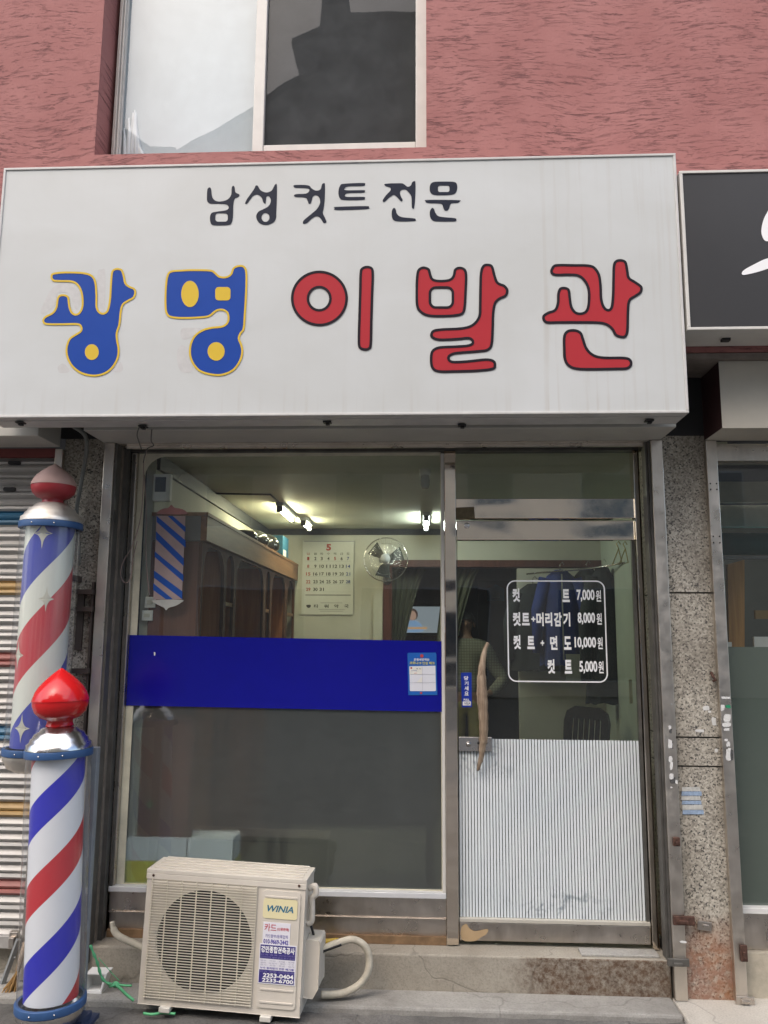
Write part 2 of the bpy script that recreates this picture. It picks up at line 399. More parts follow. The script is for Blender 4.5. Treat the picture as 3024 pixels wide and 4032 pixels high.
def ell(cx, cy, rx, ry, n=28): return [(cx + rx * math.cos(2 * math.pi * i / n), cy + ry * math.sin(2 * math.pi * i / n)) for i in range(n)]
def rrect(cx, cy, hx, hy, r, n=5):
    out = []
    for sx, sy, a0 in ((1, 1, 0), (-1, 1, 90), (-1, -1, 180), (1, -1, 270)):
        for i in range(n + 1):
            a = R(a0 + 90 * i / n); out.append((cx + sx * (hx - r) + r * math.cos(a), cy + sy * (hy - r) + r * math.sin(a)))
    return out
def area(lp): return sum(lp[i][0] * lp[(i + 1) % len(lp)][1] - lp[(i + 1) % len(lp)][0] * lp[i][1] for i in range(len(lp))) / 2
def inset(lp, d):
    """move a loop inwards by d"""
    n = len(lp); s = 1 if area(lp) > 0 else -1; out = []
    for i in range(n):
        a, b, c = Vector(lp[i - 1]), Vector(lp[i]), Vector(lp[(i + 1) % n])
        t = (c - a); t = t.normalized() if t.length > 1e-9 else Vector((1, 0))
        out.append((b.x - t.y * s * d, b.y + t.x * s * d))
    return out
def flat(mb, loops, y, mat=0):
    tri = tessellate_polygon([[Vector((x, z, 0)) for x, z in lp] for lp in loops])
    fl = [p for lp in loops for p in lp]; fs = []
    for a, b, c in tri:
        (ax, az), (bx, bz), (cx, cz) = fl[a], fl[b], fl[c]
        if (bx - ax) * (cz - az) - (cx - ax) * (bz - az) < 0: b, c = c, b
        fs.append((a, b, c))
    mb.add([(x, y, z) for x, z in fl], fs, mat)
def ribbon(mb, lp, d, y, mat):
    i2 = inset(lp, d); n = len(lp)
    mb.add([(x, y, z) for x, z in lp] + [(x, y, z) for x, z in i2], [(i, (i + 1) % n, n + (i + 1) % n, n + i) for i in range(n)], mat)
TXT = {}
def text2d(s, bold=0.0):
    key = (s, bold)
    if key not in TXT:
        cu = bpy.data.curves.new('t', 'FONT'); cu.body = s; cu.offset = bold; cu.resolution_u = 3
        o = bpy.data.objects.new('t', cu); C.objects.link(o)
        dg = bpy.context.evaluated_depsgraph_get(); dg.update()
        me = bpy.data.meshes.new_from_object(o.evaluated_get(dg))
        vs = [(v.co.x, v.co.y) for v in me.vertices]; fs = [tuple(p.vertices) for p in me.polygons]
        bpy.data.objects.remove(o); bpy.data.curves.remove(cu); bpy.data.meshes.remove(me)
        TXT[key] = (vs, fs)
    return TXT[key]
def text(mb, s, x0, x1, z0, z1, y, mat=0, bold=0.0, M=None, shear=0.0):
    """text filling the rectangle x0..x1, z0..z1 on the plane y"""
    vs, fs = text2d(s, bold)
    if not vs: return
    ax, bx = min(v[0] for v in vs), max(v[0] for v in vs); ay, by = min(v[1] for v in vs), max(v[1] for v in vs)
    out = []
    for a, b in vs:
        u = (a - ax) / max(bx - ax, 1e-6); t = (b - ay) / max(by - ay, 1e-6)
        p = Vector((x0 + (x1 - x0) * u + shear * t, y, z0 + (z1 - z0) * t)); out.append(M @ p if M else p)
    mb.add(out, fs, mat)
def spline(pts, k=6):
    pts = [Vector(p) for p in pts]; out = []
    for i in range(len(pts) - 1):
        p0, p1, p2, p3 = pts[max(i - 1, 0)], pts[i], pts[i + 1], pts[min(i + 2, len(pts) - 1)]
        for q in range(k):
            t = q / k
            out.append(0.5 * ((2 * p1) + (p2 - p0) * t + (2 * p0 - 5 * p1 + 4 * p2 - p3) * t * t + (3 * p1 - p0 - 3 * p2 + p3) * t ** 3))
    return out + [pts[-1]]

# ================================================================== GROUND
g = MB(); n = 60
def grow(x0, x1, y0, y1, nx, ny, f):
    vs = [(x0 + (x1 - x0) * i / nx, y0 + (y1 - y0) * j / ny, f(x0 + (x1 - x0) * i / nx, y0 + (y1 - y0) * j / ny)) for j in range(ny + 1) for i in range(nx + 1)]
    fs = [(j * (nx + 1) + i, j * (nx + 1) + i + 1, (j + 1) * (nx + 1) + i + 1, (j + 1) * (nx + 1) + i) for j in range(ny) for i in range(nx)]
    return vs, fs
g.box(-80, 80, -90, 60, -0.4, -0.06)
tag(g.build('ground', M_ROAD), 'rough grey paved alley ground', kind='structure')
r_ = random.Random(3)
hv = {}
def rough(x, y):
    k = (round(x, 2), round(y, 2))
    if k not in hv: hv[k] = r_.uniform(-0.006, 0.006)
    return -0.02 + hv[k]
st = MB(); st.add(*grow(-4, 4, -2.0, -0.15, 90, 26, rough)); st.box(-4, 4, -2.0, -0.16, -0.3, -0.05)
tag(st.build('road', M_ROAD), 'worn rough paving in front of the shop', kind='structure')
sl = MB(); sl.box(-4, 1.16, -0.155, 0.3, -0.25, 0.012); sl2 = MB().box(1.163, 4, -0.42, 0.3, -0.25, 0.008)
tag(sl2.build('pavement', m_concrete('pale pavement concrete', (0.44, 0.41, 0.36), (0.56, 0.53, 0.47), sk=0.25, bump=0.4), bev=0.012), 'paler pavement slab at the foot of the right pillar', kind='structure')
tag(sl.build('pavement', M_SLAB, bev=0.012), 'pale concrete pavement slab along the shop step', kind='structure')

# ================================================================== BUILDING
WY = -0.28   # upper wall face
B = thing('building', 'pink stucco building with granite pillars above and beside the barber shop', 'building', (0, 0, 0))
wl_, wr = at(372, 600, WY).x, at(1679, 560, WY).x
wb = at(1000, 595, WY).z; wt = 6.0
ww = MB()
ww.prism([[(-5, 3.06), (5, 3.06), (5, 7.5), (-5, 7.5)], [(wl_, wb), (wr, wb), (wr, wt), (wl_, wt)]], WY, WY + 0.26)
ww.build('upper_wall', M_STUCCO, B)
sf = MB(); sf.box(-5, 5, WY + 0.004, 0.12, 3.03, 3.057); sf.build('soffit', plain('dirty soffit', (0.2, 0.17, 0.15), 0.8, var=0.3), B)
boxpart('lintel', M_DARK, B, -1.95, 1.46, 0.02, 0.3, 2.72, 3.028)
for (x0, x1) in ((-1.925, -1.66), (1.19, 1.46)):
    p = MB()
    cuts = [0.008, at(2700, 3017, 0.03).z, at(2700, 2903, 0.03).z, at(2700, 2334, 0.03).z, 3.026] if x0 > 0 else [0.008, 0.62, 1.30, at(330, 2400, .03).z, at(330, 2330, .03).z, 3.026]
    for a, b in zip(cuts[:-1], cuts[1:]):
        p.box(x0, x1, 0.03, 0.36, a + (0.004 if a > 0.1 else 0), b - 0.004)
    p.box(x0 + 0.006, x1 - 0.006, 0.045, 0.35, 0.01, 3.02, 1)
    GP = p.build('granite_pillar', [M_GRAN, plain('grout', (0.05, 0.045, 0.04), 0.9)], B)
# step of the shop
sp = MB(); sp.box(-1.66, 1.165, 0.03, 0.24, -0.05, 0.174); sp.build('step', M_STEP, B, bev=0.008)
slp = MB(); slp.box(0.75, 1.12, 0.055, 0.14, 0.174, 0.186); slp.build('step_plate', M_SLAB, B, bev=0.003)
boxpart('step', plain('beige step concrete', (0.43, 0.39, 0.31), 0.8, var=0.2, scale=14, bump=0.3), B, 1.505, 5, 0.06, 0.3, -0.05, 0.205)
boxpart('step', M_STEP, B, -5, -1.93, 0.1, 0.3, -0.05, 0.14)
# party walls so that nothing is open to the sky behind
boxpart('party_wall', M_DARK, B, -1.93, -1.55, 0.37, 6.0, 0.0, 3.0)
MB().add([(1.505, .155, .0), (1.525, .155, .0), (1.75, 3.6, .0), (1.70, 3.6, .0), (1.505, .155, 3), (1.525, .155, 3), (1.75, 3.6, 3), (1.70, 3.6, 3)], [(3, 2, 1, 0), (4, 5, 6, 7), (0, 1, 5, 4), (1, 2, 6, 5), (2, 3, 7, 6), (3, 0, 4, 7)]).build('party_wall', M_DARK, B)
boxpart('party_wall', M_DARK, B, 1.70, 1.75, 3.61, 6.0, 0.0, 3.0)
boxpart('roof_slab', M_DARK, B, -5, 5, 0.13, 6.2, 3.03, 3.2)
# ---- upper window
FY = -0.12
W_ = MB(); gx0 = at(447, 590, FY).x; gx1 = at(1637, 570, FY).x
ol = wl_ + 0.02; orr = wr + 0.03
W_.box(ol, gx0, FY, FY + 0.1, wb - 0.02, wt)
W_.box(gx1, orr, FY - 0.06, FY + 0.1, wb - 0.02, wt)
W_.box(gx0, gx1, FY + 0.01, FY + 0.1, wb - 0.02, wb + 0.02)
wf = W_.build('window', M_ALUW, B, bev=0.004)
tr_ = MB()
for dx in (0.018, 0.034): tr_.box(ol + dx, ol + dx + 0.006, FY - 0.012, FY, wb - 0.02, wt)
tr_.build('track', M_ALUW, wf)
mx0 = at(996, 588, FY).x; mx1 = at(1039, 585, FY).x
boxpart('sash', M_ALUW, wf, mx0, mx1, FY - 0.025, FY + 0.02, wb - 0.02, wt, bev=0.004)
boxpart('sash', M_ALUW, wf, mx1 + 0.001, gx1 - 0.001, FY - 0.02, FY + 0.02, at(1300, 588, FY).z - 0.02, at(1300, 574, FY).z, bev=0.003)
boxpart('sash', M_ALUW, wf, gx0 + 0.001, gx0 + 0.03, FY + 0.012, FY + 0.035, wb - 0.02, wt, bev=0.003)
M_PANE = glass('upper clear pane', (0.96, 0.98, 0.98), 0.055, 0.06, (0.6, 0.6, 0.6), wob=0.03, streak=True)
MB().quad((gx0, FY + 0.03, wb), (mx0, FY + 0.03, wb), (mx0, FY + 0.03, wt), (gx0, FY + 0.03, wt)).build('pane', M_PANE, wf)
M_PANE2 = glass('upper screened pane', (0.5, 0.5, 0.5), 0.02, 0.5, (0.095, 0.10, 0.103), wob=0.03)
MB().quad((mx1, FY + 0.005, wb), (gx1, FY + 0.005, wb), (gx1, FY + 0.005, wt), (mx1, FY + 0.005, wt)).build('pane', M_PANE2, wf)
# pale paper film inside the left sash with a bunched bag behind it, dark room behind the right sash
pf = MB(); nx = 40
for i in range(nx):
    xa = gx0 + (mx0 - gx0) * i / nx; xb = gx0 + (mx0 - gx0) * (i + 1) / nx
    f_ = lambda q: FY + 0.06 + 0.0012 * math.sin((q - gx0) * 9)
    pf.quad((xa, f_(xa), wb - .02), (xb, f_(xb), wb - .02), (xb, f_(xb), wt), (xa, f_(xa), wt))
pf.build('curtain', plain('pale curtain film', (0.50, 0.555, 0.585), 0.7, var=0.05, scale=7), wf)
bagm = MB(); rb = random.Random(5)
for i in range(8):
    x_ = gx0 + 0.03 + 0.021 * i
    pts = []
    for q in [j / 10 for j in range(11)]:
        top = wb + 0.40 - 0.012 * (i - 3) ** 2
        pts.append((x_ - 0.05 * (1 - q) ** 2 * (i / 7) + 0.018 * math.sin(2.2 * q + i * .7), FY + 0.052 - .004 * (i % 2), top + (wb - .03 - top) * q))
    bagm.tube(pts, [0.004 + 0.011 * math.sin(math.pi * min(1, j / 9)) for j in range(11)], 7)
bagm.build('bag_folds', plain('pale plastic', (0.7, 0.72, 0.74), 0.4), wf)
boxpart('room_back', plain('dim room', (0.10, 0.105, 0.105), 0.9), wf, gx0 - .1, gx1 + 0.1, FY + 0.12, FY + 0.14, wb - 0.1, wt + 0.1)
# far storeys: the wall above carries on
boxpart('roof_edge', M_GREYB, B, -5, 5, WY - 0.05, WY + 0.3, 7.51, 7.65)

# ================================================================== OPPOSITE SIDE OF THE ALLEY (seen in the reflections)
def opp(label, poly, y0, y1, mwall, mroof, wins):
    o = thing('house', label, 'house', (sum(p[0] for p in poly) / len(poly), y0, 0), group=None)
    q = MB(); q.prism([poly[::-1]], y0, y1); q.build('wall', mwall, o)
    for (x, z, w2, h2) in wins:
        f = MB(); f.box(x - w2 / 2 - .05, x + w2 / 2 + .05, y1 - 0.02, y1 + 0.03, z - .05, z + h2 + .05); fo = f.build('window', M_ALUW, o)
        boxpart('pane', plain('dark window glass', (0.03, 0.035, 0.04), 0.08), fo, x - w2 / 2, x + w2 / 2, y1 + 0.031, y1 + 0.036, z, z + h2)
    rr = MB()
    top = [p for p in poly if p[1] > 3]
    for a, b in zip(top[:-1], top[1:]):
        d = Vector((b[0] - a[0], b[1] - a[1])).normalized(); nrm = Vector((-d.y, d.x)) * 0.08
        rr.prism([[(a[0], a[1] + .003), (b[0], b[1] + .003), (b[0] + nrm.x, b[1] + nrm.y), (a[0] + nrm.x, a[1] + nrm.y)]], y0 - 0.1, y1 + 0.25)
    rr.build('roof', mroof, o); return o
M_OPD = plain('pale plaster', (0.6, 0.57, 0.52), 0.8, var=0.1, scale=2)
M_OPA = plain('beige plaster', (0.62, 0.50, 0.37), 0.8, var=0.1, scale=2)
M_OPB = plain('brown brick front', (0.26, 0.13, 0.085), 0.8, var=0.2, scale=20)
M_OPC = plain('grey plaster', (0.34, 0.34, 0.33), 0.8, var=0.1, scale=2)
M_ROOFD = plain('dark roof sheet', (0.09, 0.09, 0.09), 0.6)
def grid(xs, zs, w2=1.4, h2=1.6): return [(x, z, w2, h2) for x in xs for z in zs]
opp('narrow grey house with a low gable across the street', [(-14.5, 0), (-14.5, 16.6), (-9.65, 17.84), (-8.85, 17.15), (-8.0, 17.1), (-8.0, 0)], -30, -20, M_OPC, M_ROOFD, grid((-12.5, -10), (1.2, 5, 9, 13)))
opp('tall beige house with a stepped roof across the street', [(-7.9, 0), (-7.9, 17.0), (-5.5, 18.5), (-3.25, 20.0), (-4.25, 20.9), (-3.27, 21.3), (-3.27, 22.3), (-2.5, 22.3), (-2.5, 21.7), (10.5, 21.7), (10.5, 0)], -30, -20, M_OPA, M_ROOFD, grid((-6, -2, 2, 5.5, 8.8), (5, 9, 13)) + [(-5.2, 0.5, 3.2, 2.6), (0, 0.5, 3.8, 2.6), (5.6, 0.5, 3.2, 2.6)])
opp('long brick house at the left end across the street', [(-32, 0), (-32, 13), (-14.6, 12.6), (-14.6, 0)], -30, -20, M_OPB, M_ROOFD, grid((-28, -22, -17), (1.2, 5)))
opp('pale corner house at the right end across the street', [(10.6, 0), (10.6, 14), (28, 13.6), (28, 0)], -30, -20, M_OPD, M_ROOFD, grid((13, 18, 23), (1.2, 5, 9)))

# ================================================================== ROLLER SHUTTERS
def rail(parent, x0, x1, z0, z1, y0=0.0, y1=0.06, mat=None):
    m = MB(); m.box(x0, x1, y0, y1, z0, z1); return m.build('guide_rail', mat or M_ALU, parent, bev=0.003)
SH = thing('roller_shutter', 'open grey roller shutter over the barber shop front with two steel guide rails', 'shutter', (-0.2, 0, 0))
m = MB(); m.prism([[(0, 2.694), (0, 2.90), (0.235, 2.90), (0.235, 2.694)]], 0, 1)   # placeholder shape replaced below
m = MB(); m.box(-1.71, 1.224, -0.25, 0.02, 2.694, 2.94); m.build('housing', M_GREYB, SH, bev=0.004)
m = MB(); m.box(-1.64, 1.165, 0.02, 0.11, 2.69, 2.70); m.box(-1.60, 1.16, 0.055, 0.075, 2.672, 2.689); m.build('bottom_bar', M_ALU, SH)
L = rail(SH, -1.700, -1.645, 0.01, 2.692); Rr = rail(SH, 1.168, 1.228, 0.01, 2.692)
inn = MB(); inn.box(1.158, 1.167, 0.015, 0.07, 0.175, 2.69); inn.box(1.146, 1.157, 0.03, 0.1, 0.175, 2.69); inn.build('channel', M_ALUD, SH)
inn = MB(); inn.box(-1.645, -1.632, 0.012, 0.07, 0.1, 2.69); inn.build('channel', M_ALUD, SH)
inn = MB(); inn.box(-1.655, -1.628, 0.072, 0.148, 0.175, 2.69); inn.build('jamb', plain('grimy plastered jamb', (0.20, 0.17, 0.14), 0.8, var=0.3, scale=14, bump=0.3), SH)
inn = MB(); inn.box(-1.628, -1.606, 0.10, 0.148, 0.175, 2.69); inn.build('jamb', M_ALUD, SH)
for i, (px_, py_, w2, h2) in enumerate([(2690, 3622, .05, .020), (2668, 3786, .05, .017), (2661, 3312, .016, .020)]):
    c = at(px_, py_, 0); k = MB(); k.box(c.x - w2, c.x + w2, -0.018, -0.002, c.z - h2, c.z + h2); k.box(c.x - w2 * .5, c.x + w2 * .3, -0.03, -0.018, c.z - h2 * .6, c.z + h2 * .2)
    k.build('latch', M_RUST if i != 1 else M_ALUD, SH, bev=0.003)
# left neighbour: closed, striped slats
LS = thing('roller_shutter', 'closed silver roller shutter with blue, yellow and red slats left of the barber poles', 'shutter', (-2.6, 0, 0))
sl_ = MB(); zt = 2.62; pitch = 0.0747; k = 0
def slatcol(zc):
    for z0, c in ((2.295, 1), (1.921, 2), (1.546, 3), (1.168, 1), (0.79, 2), (0.408, 3)):
        if abs(zc - z0) < pitch * 0.5: return c
    return 0
z = 2.295 + pitch * 4.5
while z > 0.2:
    c_ = slatcol(z - pitch / 2)
    prof = [(0.060, 0.0), (0.069, 0.008), (0.062, 0.016), (0.052, 0.03), (0.056, 0.040), (0.064, 0.044), (0.055, 0.05), (0.05, 0.062), (0.062, pitch)]
    vs = []
    for y_, dz in prof: vs += [(-5, y_, z - dz), (-1.93, y_, z - dz)]
    sl_.add(vs, [(2 * j, 2 * j + 1, 2 * j + 3, 2 * j + 2)[::-1] for j in range(len(prof) - 1)], c_)
    z -= pitch
M_SLAT = plain('galvanised slat', (0.43, 0.42, 0.40), 0.5, 0.3, 0.12, 5)
sl_.build('curtain', [M_SLAT, plain('blue slat paint', (0.03, 0.13, 0.23), 0.45), plain('ochre slat paint', (0.40, 0.26, 0.10), 0.5), plain('red slat paint', (0.30, 0.10, 0.085), 0.5)], LS)
m = MB(); m.box(-5, -1.94, -0.25, -0.0, 2.668, 2.95); m.build('housing', M_GREYB, LS, bev=0.004)
boxpart('valance', M_MAROON, LS, -5, -1.975, 0.02, 0.048, 2.62, 2.667)
rail(LS, -1.967, -1.925, 0.02, 2.66, 0.0, 0.05)
m = MB(); m.box(-5, -1.97, 0.03, 0.08, 0.15, 0.21); m.build('bottom_bar', M_SLAT, LS, bev=0.004)
m = MB(); m.box(-2.03, -1.985, 0.0, 0.03, 0.16, 0.24); m.box(-2.022, -1.995, -0.02, 0.0, 0.18, 0.22); m.build('lock', M_STEELD, LS, bev=0.004)
for px_, py_ in ((56, 1822), (37, 1926)):
    c = at(px_, py_, 0.047); m = MB(); m.prism([rrect(c.x, c.z, 0.034, 0.0105, 0.0104)], 0.044, 0.058); m.build('slot', M_DARK, LS)
# right neighbour
RS = thing('roller_shutter', 'cream roller shutter housing with a riveted guide rail over the shop on the right', 'shutter', (1.6, 0, 0))
m = MB(); m.box(1.447, 5, -0.24, 0.02, 2.69, 3.028); m.box(1.4465, 1.4469, -0.238, 0.018, 2.692, 3.026, 1); m.build('housing', [M_CREAM, plain('black maroon end', (0.035, 0.010, 0.010), 0.7)], RS, bev=0.004)
nr = rail(RS, 1.447, 1.502, 0.01, 2.688, 0.0, 0.055)
for py_ in (1904, 1927, 2112, 2137):
    for f in (0.012, 0.043):
        z = at(2820, py_, 0).z; m = MB(); m.ellipsoid((1.447 + f, -0.001, z), (0.004, 0.003, 0.004), 8); m.build('rivet', M_BLACK, nr)
m = MB(); m.box(1.505, 5, 0.03, 0.07, 2.60, 2.66); m.box(1.505, 5, 0.02, 0.05, 2.585, 2.598); m.build('bottom_bar', M_ALU, RS)
for i, (px_, py_, w2, h2) in enumerate([(2925, 3750, .016, .036), (2930, 3935, .042, .018)]):
    c = at(px_, py_, 0); k = MB(); k.box(c.x - w2, c.x + w2, -0.018, -0.002, c.z - h2, c.z + h2); k.box(c.x - w2 * .5, c.x + w2 * .4, -0.03, -0.018, c.z - h2 * .6, c.z + h2 * .3)
    k.build('latch', [M_RUST, M_STEELD][i], RS, bev=0.003)

# ================================================================== SHOP SIGN
SG = thing('shop_sign', 'long white box sign with blue and red Korean lettering over the barber shop', 'sign', (-0.44, -0.5, 2.694))
sx0, sx1, sz0, sz1, SY = -2.088, 1.204, 2.694, 3.975, -0.5
m = MB(); m.box(sx0 + .012, sx1 - .012, SY, -0.312, sz0 + .012, sz1 - .012); m.build('panel', M_SIGN, SG)
m = MB()
m.box(sx0, sx1, SY - .006, -0.312, sz0, sz0 + .0118); m.box(sx0, sx1, SY - .006, -0.312, sz1 - .0118, sz1)
m.box(sx0, sx0 + .0118, SY - .006, -0.312, sz0 + .0119, sz1 - .0119); m.box(sx1 - .0118, sx1, SY - .006, -0.312, sz0 + .0119, sz1 - .0119)
m.box(sx0 + .01, sx1 - .01, SY + .05, SY + .056, sz0 - .005, sz0 - .0005)
m.build('frame', plain('white painted sign frame', (0.56, 0.55, 0.53), 0.35, 0.0, 0.1), SG, bev=0.002)
for px_, py_ in ((82, 1657), (564, 1672), (1289, 1655), (1819, 1668), (2555, 1649)):
    c = atz(px_, py_, sz0); m = MB(); m.box(c.x - .02, c.x + .02, c.y - .02, c.y + .02, sz0 - .014, sz0 - .006); m.box(c.x - .008, c.x + .012, c.y - .012, c.y + .012, sz0 - .024, sz0 - .0141); m.build('clip', M_BLACK, SG, bev=0.003)
LY = SY - 0.0015
def za(p): q = at(p[0] / 1.0972, 600 + p[1] / 1.0972, LY); return (q.x, q.z)
def zb(p): q = at(1512 + p[0] / 1.0972, 600 + p[1] / 1.0972, LY); return (q.x, q.z)
def letter(zf, outers, holes, fill, edge=None, wd=0.0125, dots=(), dotmat=None, sm=True):
    mb = MB()
    for i, o in enumerate(outers):
        lp = [zf(p) for p in smoothloop(o)]
        hs = [[zf(p) for p in h] for h in (holes[i] if i < len(holes) else [])]
        flat(mb, [lp] + hs, LY, 0)
        if edge:
            ribbon(mb, lp, wd, LY - 0.0012, 1)
            for h in hs: ribbon(mb, h, -wd, LY - 0.0012, 1)
    for d in dots: flat(mb, [[zf(p) for p in d]], LY - 0.0012, 2)
    return mb.build('letter', [fill, edge or fill, dotmat or fill], SG)
gwang = [(230,521),(262,516),(300,515),(360,518),(398,530),(416,560),(421,620),(422,670),(438,692),(460,685),(471,640),(475,580),(480,522),(490,505),(508,500),(528,506),(538,530),(545,562),(560,577),(582,587),(589,605),(580,630),(555,645),(534,660),(526,690),(520,745),(509,780),(510,810),(517,850),(512,890),(490,930),(455,958),(405,969),(350,957),(310,927),(288,887),(284,845),(298,805),(325,785),(347,770),(345,752),(328,746),(260,747),(197,745),(183,727),(195,708),(225,692),(240,670),(246,632),(258,616),(280,614),(298,625),(303,660),(311,686),(325,697),(342,690),(353,660),(350,612),(335,578),(310,562),(260,560),(232,558),(220,546),(220,530)]
myeong = [(740,511),(785,507),(830,505),(910,507),(932,519),(950,534),(975,536),(995,525),(1004,502),(1020,490),(1045,487),(1062,498),(1069,530),(1067,620),(1062,700),(1057,762),(1042,785),(1036,805),(1046,830),(1051,860),(1042,900),(1012,942),(965,964),(920,965),(868,951),(836,922),(818,880),(820,830),(840,790),(875,765),(915,754),(962,748),(982,728),(980,697),(960,684),(935,688),(910,708),(880,716),(800,720),(742,716),(718,700),(711,660),(713,580),(721,530)]
letter(za, [gwang], [], M_BLUEV, M_YELV, 0.0095, [ell(397, 863, 30, 34)], M_YELV)
letter(za, [myeong], [], M_BLUEV, M_YELV, 0.0095, [ell(821, 612, 38, 57), rrect(963, 611, 33, 29, 15), ell(934, 860, 37, 40)], M_YELV)
bar = [(1553,525),(1560,500),(1585,490),(1610,499),(1616,530),(1613,620),(1610,720),(1607,830),(1597,852),(1575,857),(1553,849),(1545,820),(1548,700),(1551,600)]
letter(za, [ell(1380, 631, 123, 120), bar], [[ell(1379, 632, 43, 45)]], M_REDV, M_INK, 0.0125)
bal1 = [(139,530),(147,504),(170,493),(196,502),(204,525),(213,545),(242,551),(280,547),(296,533),(303,505),(325,494),(350,502),(360,530),(358,600),(354,665),(345,697),(315,709),(250,713),(190,710),(155,693),(138,662),(136,590)]
bal2 = [(414,520),(426,488),(447,481),(470,490),(482,530),(494,560),(522,573),(538,595),(530,622),(500,638),(484,657),(477,700),(475,760),(470,832),(450,858),(410,865),(320,872),(295,878),(284,887),(296,900),(360,898),(440,890),(476,898),(485,920),(472,940),(400,949),(300,952),(232,951),(204,932),(198,890),(206,855),(238,838),(310,834),(360,830),(379,821),(365,808),(320,812),(240,815),(208,805),(199,790),(210,768),(250,760),(330,756),(378,743),(406,710),(410,660),(411,600)]
letter(zb, [bal1, bal2], [[rrect(248, 627, 44, 38, 20)]], M_REDV, M_INK, 0.0125)
gwan1 = [(718,510),(732,487),(760,482),(820,483),(880,484),(912,495),(934,530),(941,580),(943,630),(952,662),(965,676),(978,668),(984,620),(986,540),(988,490),(998,468),(1022,461),(1047,472),(1056,510),(1062,540),(1088,557),(1116,580),(1113,607),(1088,626),(1064,645),(1059,700),(1057,770),(1047,798),(1025,803),(998,793),(982,767),(958,748),(920,741),(850,740),(760,740),(705,740),(686,727),(685,705),(708,688),(735,678),(746,650),(748,610),(758,586),(780,581),(802,592),(808,630),(814,665),(830,688),(855,691),(873,678),(880,640),(878,590),(860,555),(835,537),(790,534),(745,535),(723,527)]
gwan2 = [(774,792),(792,768),(825,764),(853,777),(866,810),(879,845),(907,872),(952,882),(1040,883),(1068,896),(1072,920),(1052,938),(1000,941),(850,942),(798,928),(777,897),(773,850)]
letter(zb, [gwan1, gwan2], [], M_REDV, M_INK, 0.0125)
nam = [(896,160),(904,151),(912,158),(916,190),(928,207),(950,212),(980,205),(998,185),(1001,152),(1008,144),(1014,152),(1017,172),(1034,182),(1030,192),(1014,200),(1008,230),(1006,280),(1000,305),(985,314),(925,315),(910,305),(907,280),(914,262),(935,256),(975,250),(988,240),(980,226),(950,222),(910,221),(896,212),(894,190)]
letter(za, [nam], [[rrect(957, 281, 27, 18, 12)]], M_NAVYINK)
seong = [(1104,144),(1112,143),(1118,152),(1128,165),(1150,173),(1172,166),(1182,150),(1188,139),(1196,140),(1196,200),(1194,250),(1192,285),(1180,303),(1150,314),(1120,305),(1107,280),(1115,257),(1140,244),(1162,230),(1170,207),(1162,190),(1151,193),(1147,220),(1138,216),(1130,195),(1112,182),(1094,188),(1080,205),(1067,222),(1059,220),(1068,200),(1088,172),(1100,154)]
letter(za, [seong], [[ell(1147, 281, 17, 19)]], M_NAVYINK)
keot = [(1270,150),(1273,141),(1330,142),(1346,155),(1365,165),(1384,160),(1391,138),(1399,133),(1404,140),(1403,200),(1399,240),(1395,262),(1404,282),(1410,301),(1398,305),(1386,287),(1370,276),(1350,284),(1326,305),(1310,308),(1311,295),(1330,278),(1352,260),(1370,243),(1382,220),(1380,197),(1366,185),(1351,192),(1344,218),(1334,222),(1328,207),(1318,195),(1280,193),(1270,187),(1280,180),(1320,178),(1335,168),(1330,156),(1280,153)]
letter(za, [keot], [], M_NAVYINK)
tt = [(1470,142),(1490,135),(1570,132),(1577,138),(1570,145),(1505,147),(1490,155),(1495,163),(1570,163),(1576,168),(1570,174),(1505,176),(1491,184),(1500,192),(1570,192),(1576,198),(1568,205),(1490,206),(1468,198),(1462,170)]
letter(za, [tt, [(1446,240),(1454,235),(1580,232),(1593,237),(1584,245),(1456,249)]], [], M_NAVYINK)
jeon = [(5,136),(70,133),(86,137),(101,148),(116,143),(121,130),(130,124),(136,131),(135,190),(131,238),(125,243),(120,235),(119,200),(114,182),(95,162),(76,162),(69,174),(73,190),(81,206),(73,211),(55,192),(40,184),(21,197),(2,214),(-6,208),(8,186),(27,165),(27,152),(8,146)]
letter(zb, [jeon, [(34,252),(42,240),(50,245),(56,265),(76,279),(130,285),(137,291),(130,297),(60,298),(40,291),(34,275)]], [], M_NAVYINK)
mun1 = [(199,142),(214,128),(260,126),(305,128),(316,142),(314,166),(300,181),(255,185),(215,183),(199,170)]
letter(zb, [mun1, [(179,211),(190,205),(320,206),(328,211),(318,218),(290,221),(282,240),(274,251),(262,250),(255,236),(245,222),(190,219)], [(199,252),(208,240),(216,245),(223,262),(241,277),(305,284),(312,291),(305,298),(225,298),(205,289),(198,272)]], [[rrect(258, 157, 25, 14, 9)]], M_NAVYINK)
# glue ghosts of the older letters
gh = MB()
for lp in ([(200,690),(182,700),(176,680),(215,600),(250,570),(300,568),(335,590),(345,640),(330,680),(310,640),(300,610),(250,608),(236,660)], [(420,520),(440,505),(455,520),(452,680),(436,690),(428,640)], [(780,770),(800,758),(870,760),(850,780),(815,805),(785,805)], [(768,850),(790,833),(815,850),(815,900),(835,935),(820,950),(780,945),(765,900)], [(250,925),(275,912),(300,940),(285,952),(255,950)], [(505,905),(525,910),(530,940),(505,950),(485,940)], [(712,540),(728,510),(756,500),(740,508),(716,560)]):
    gh = MB(); flat(gh, [[za(p) for p in smoothloop(lp)]], SY - 0.0006); gh.build('glue_ghost', M_GHOST, SG)

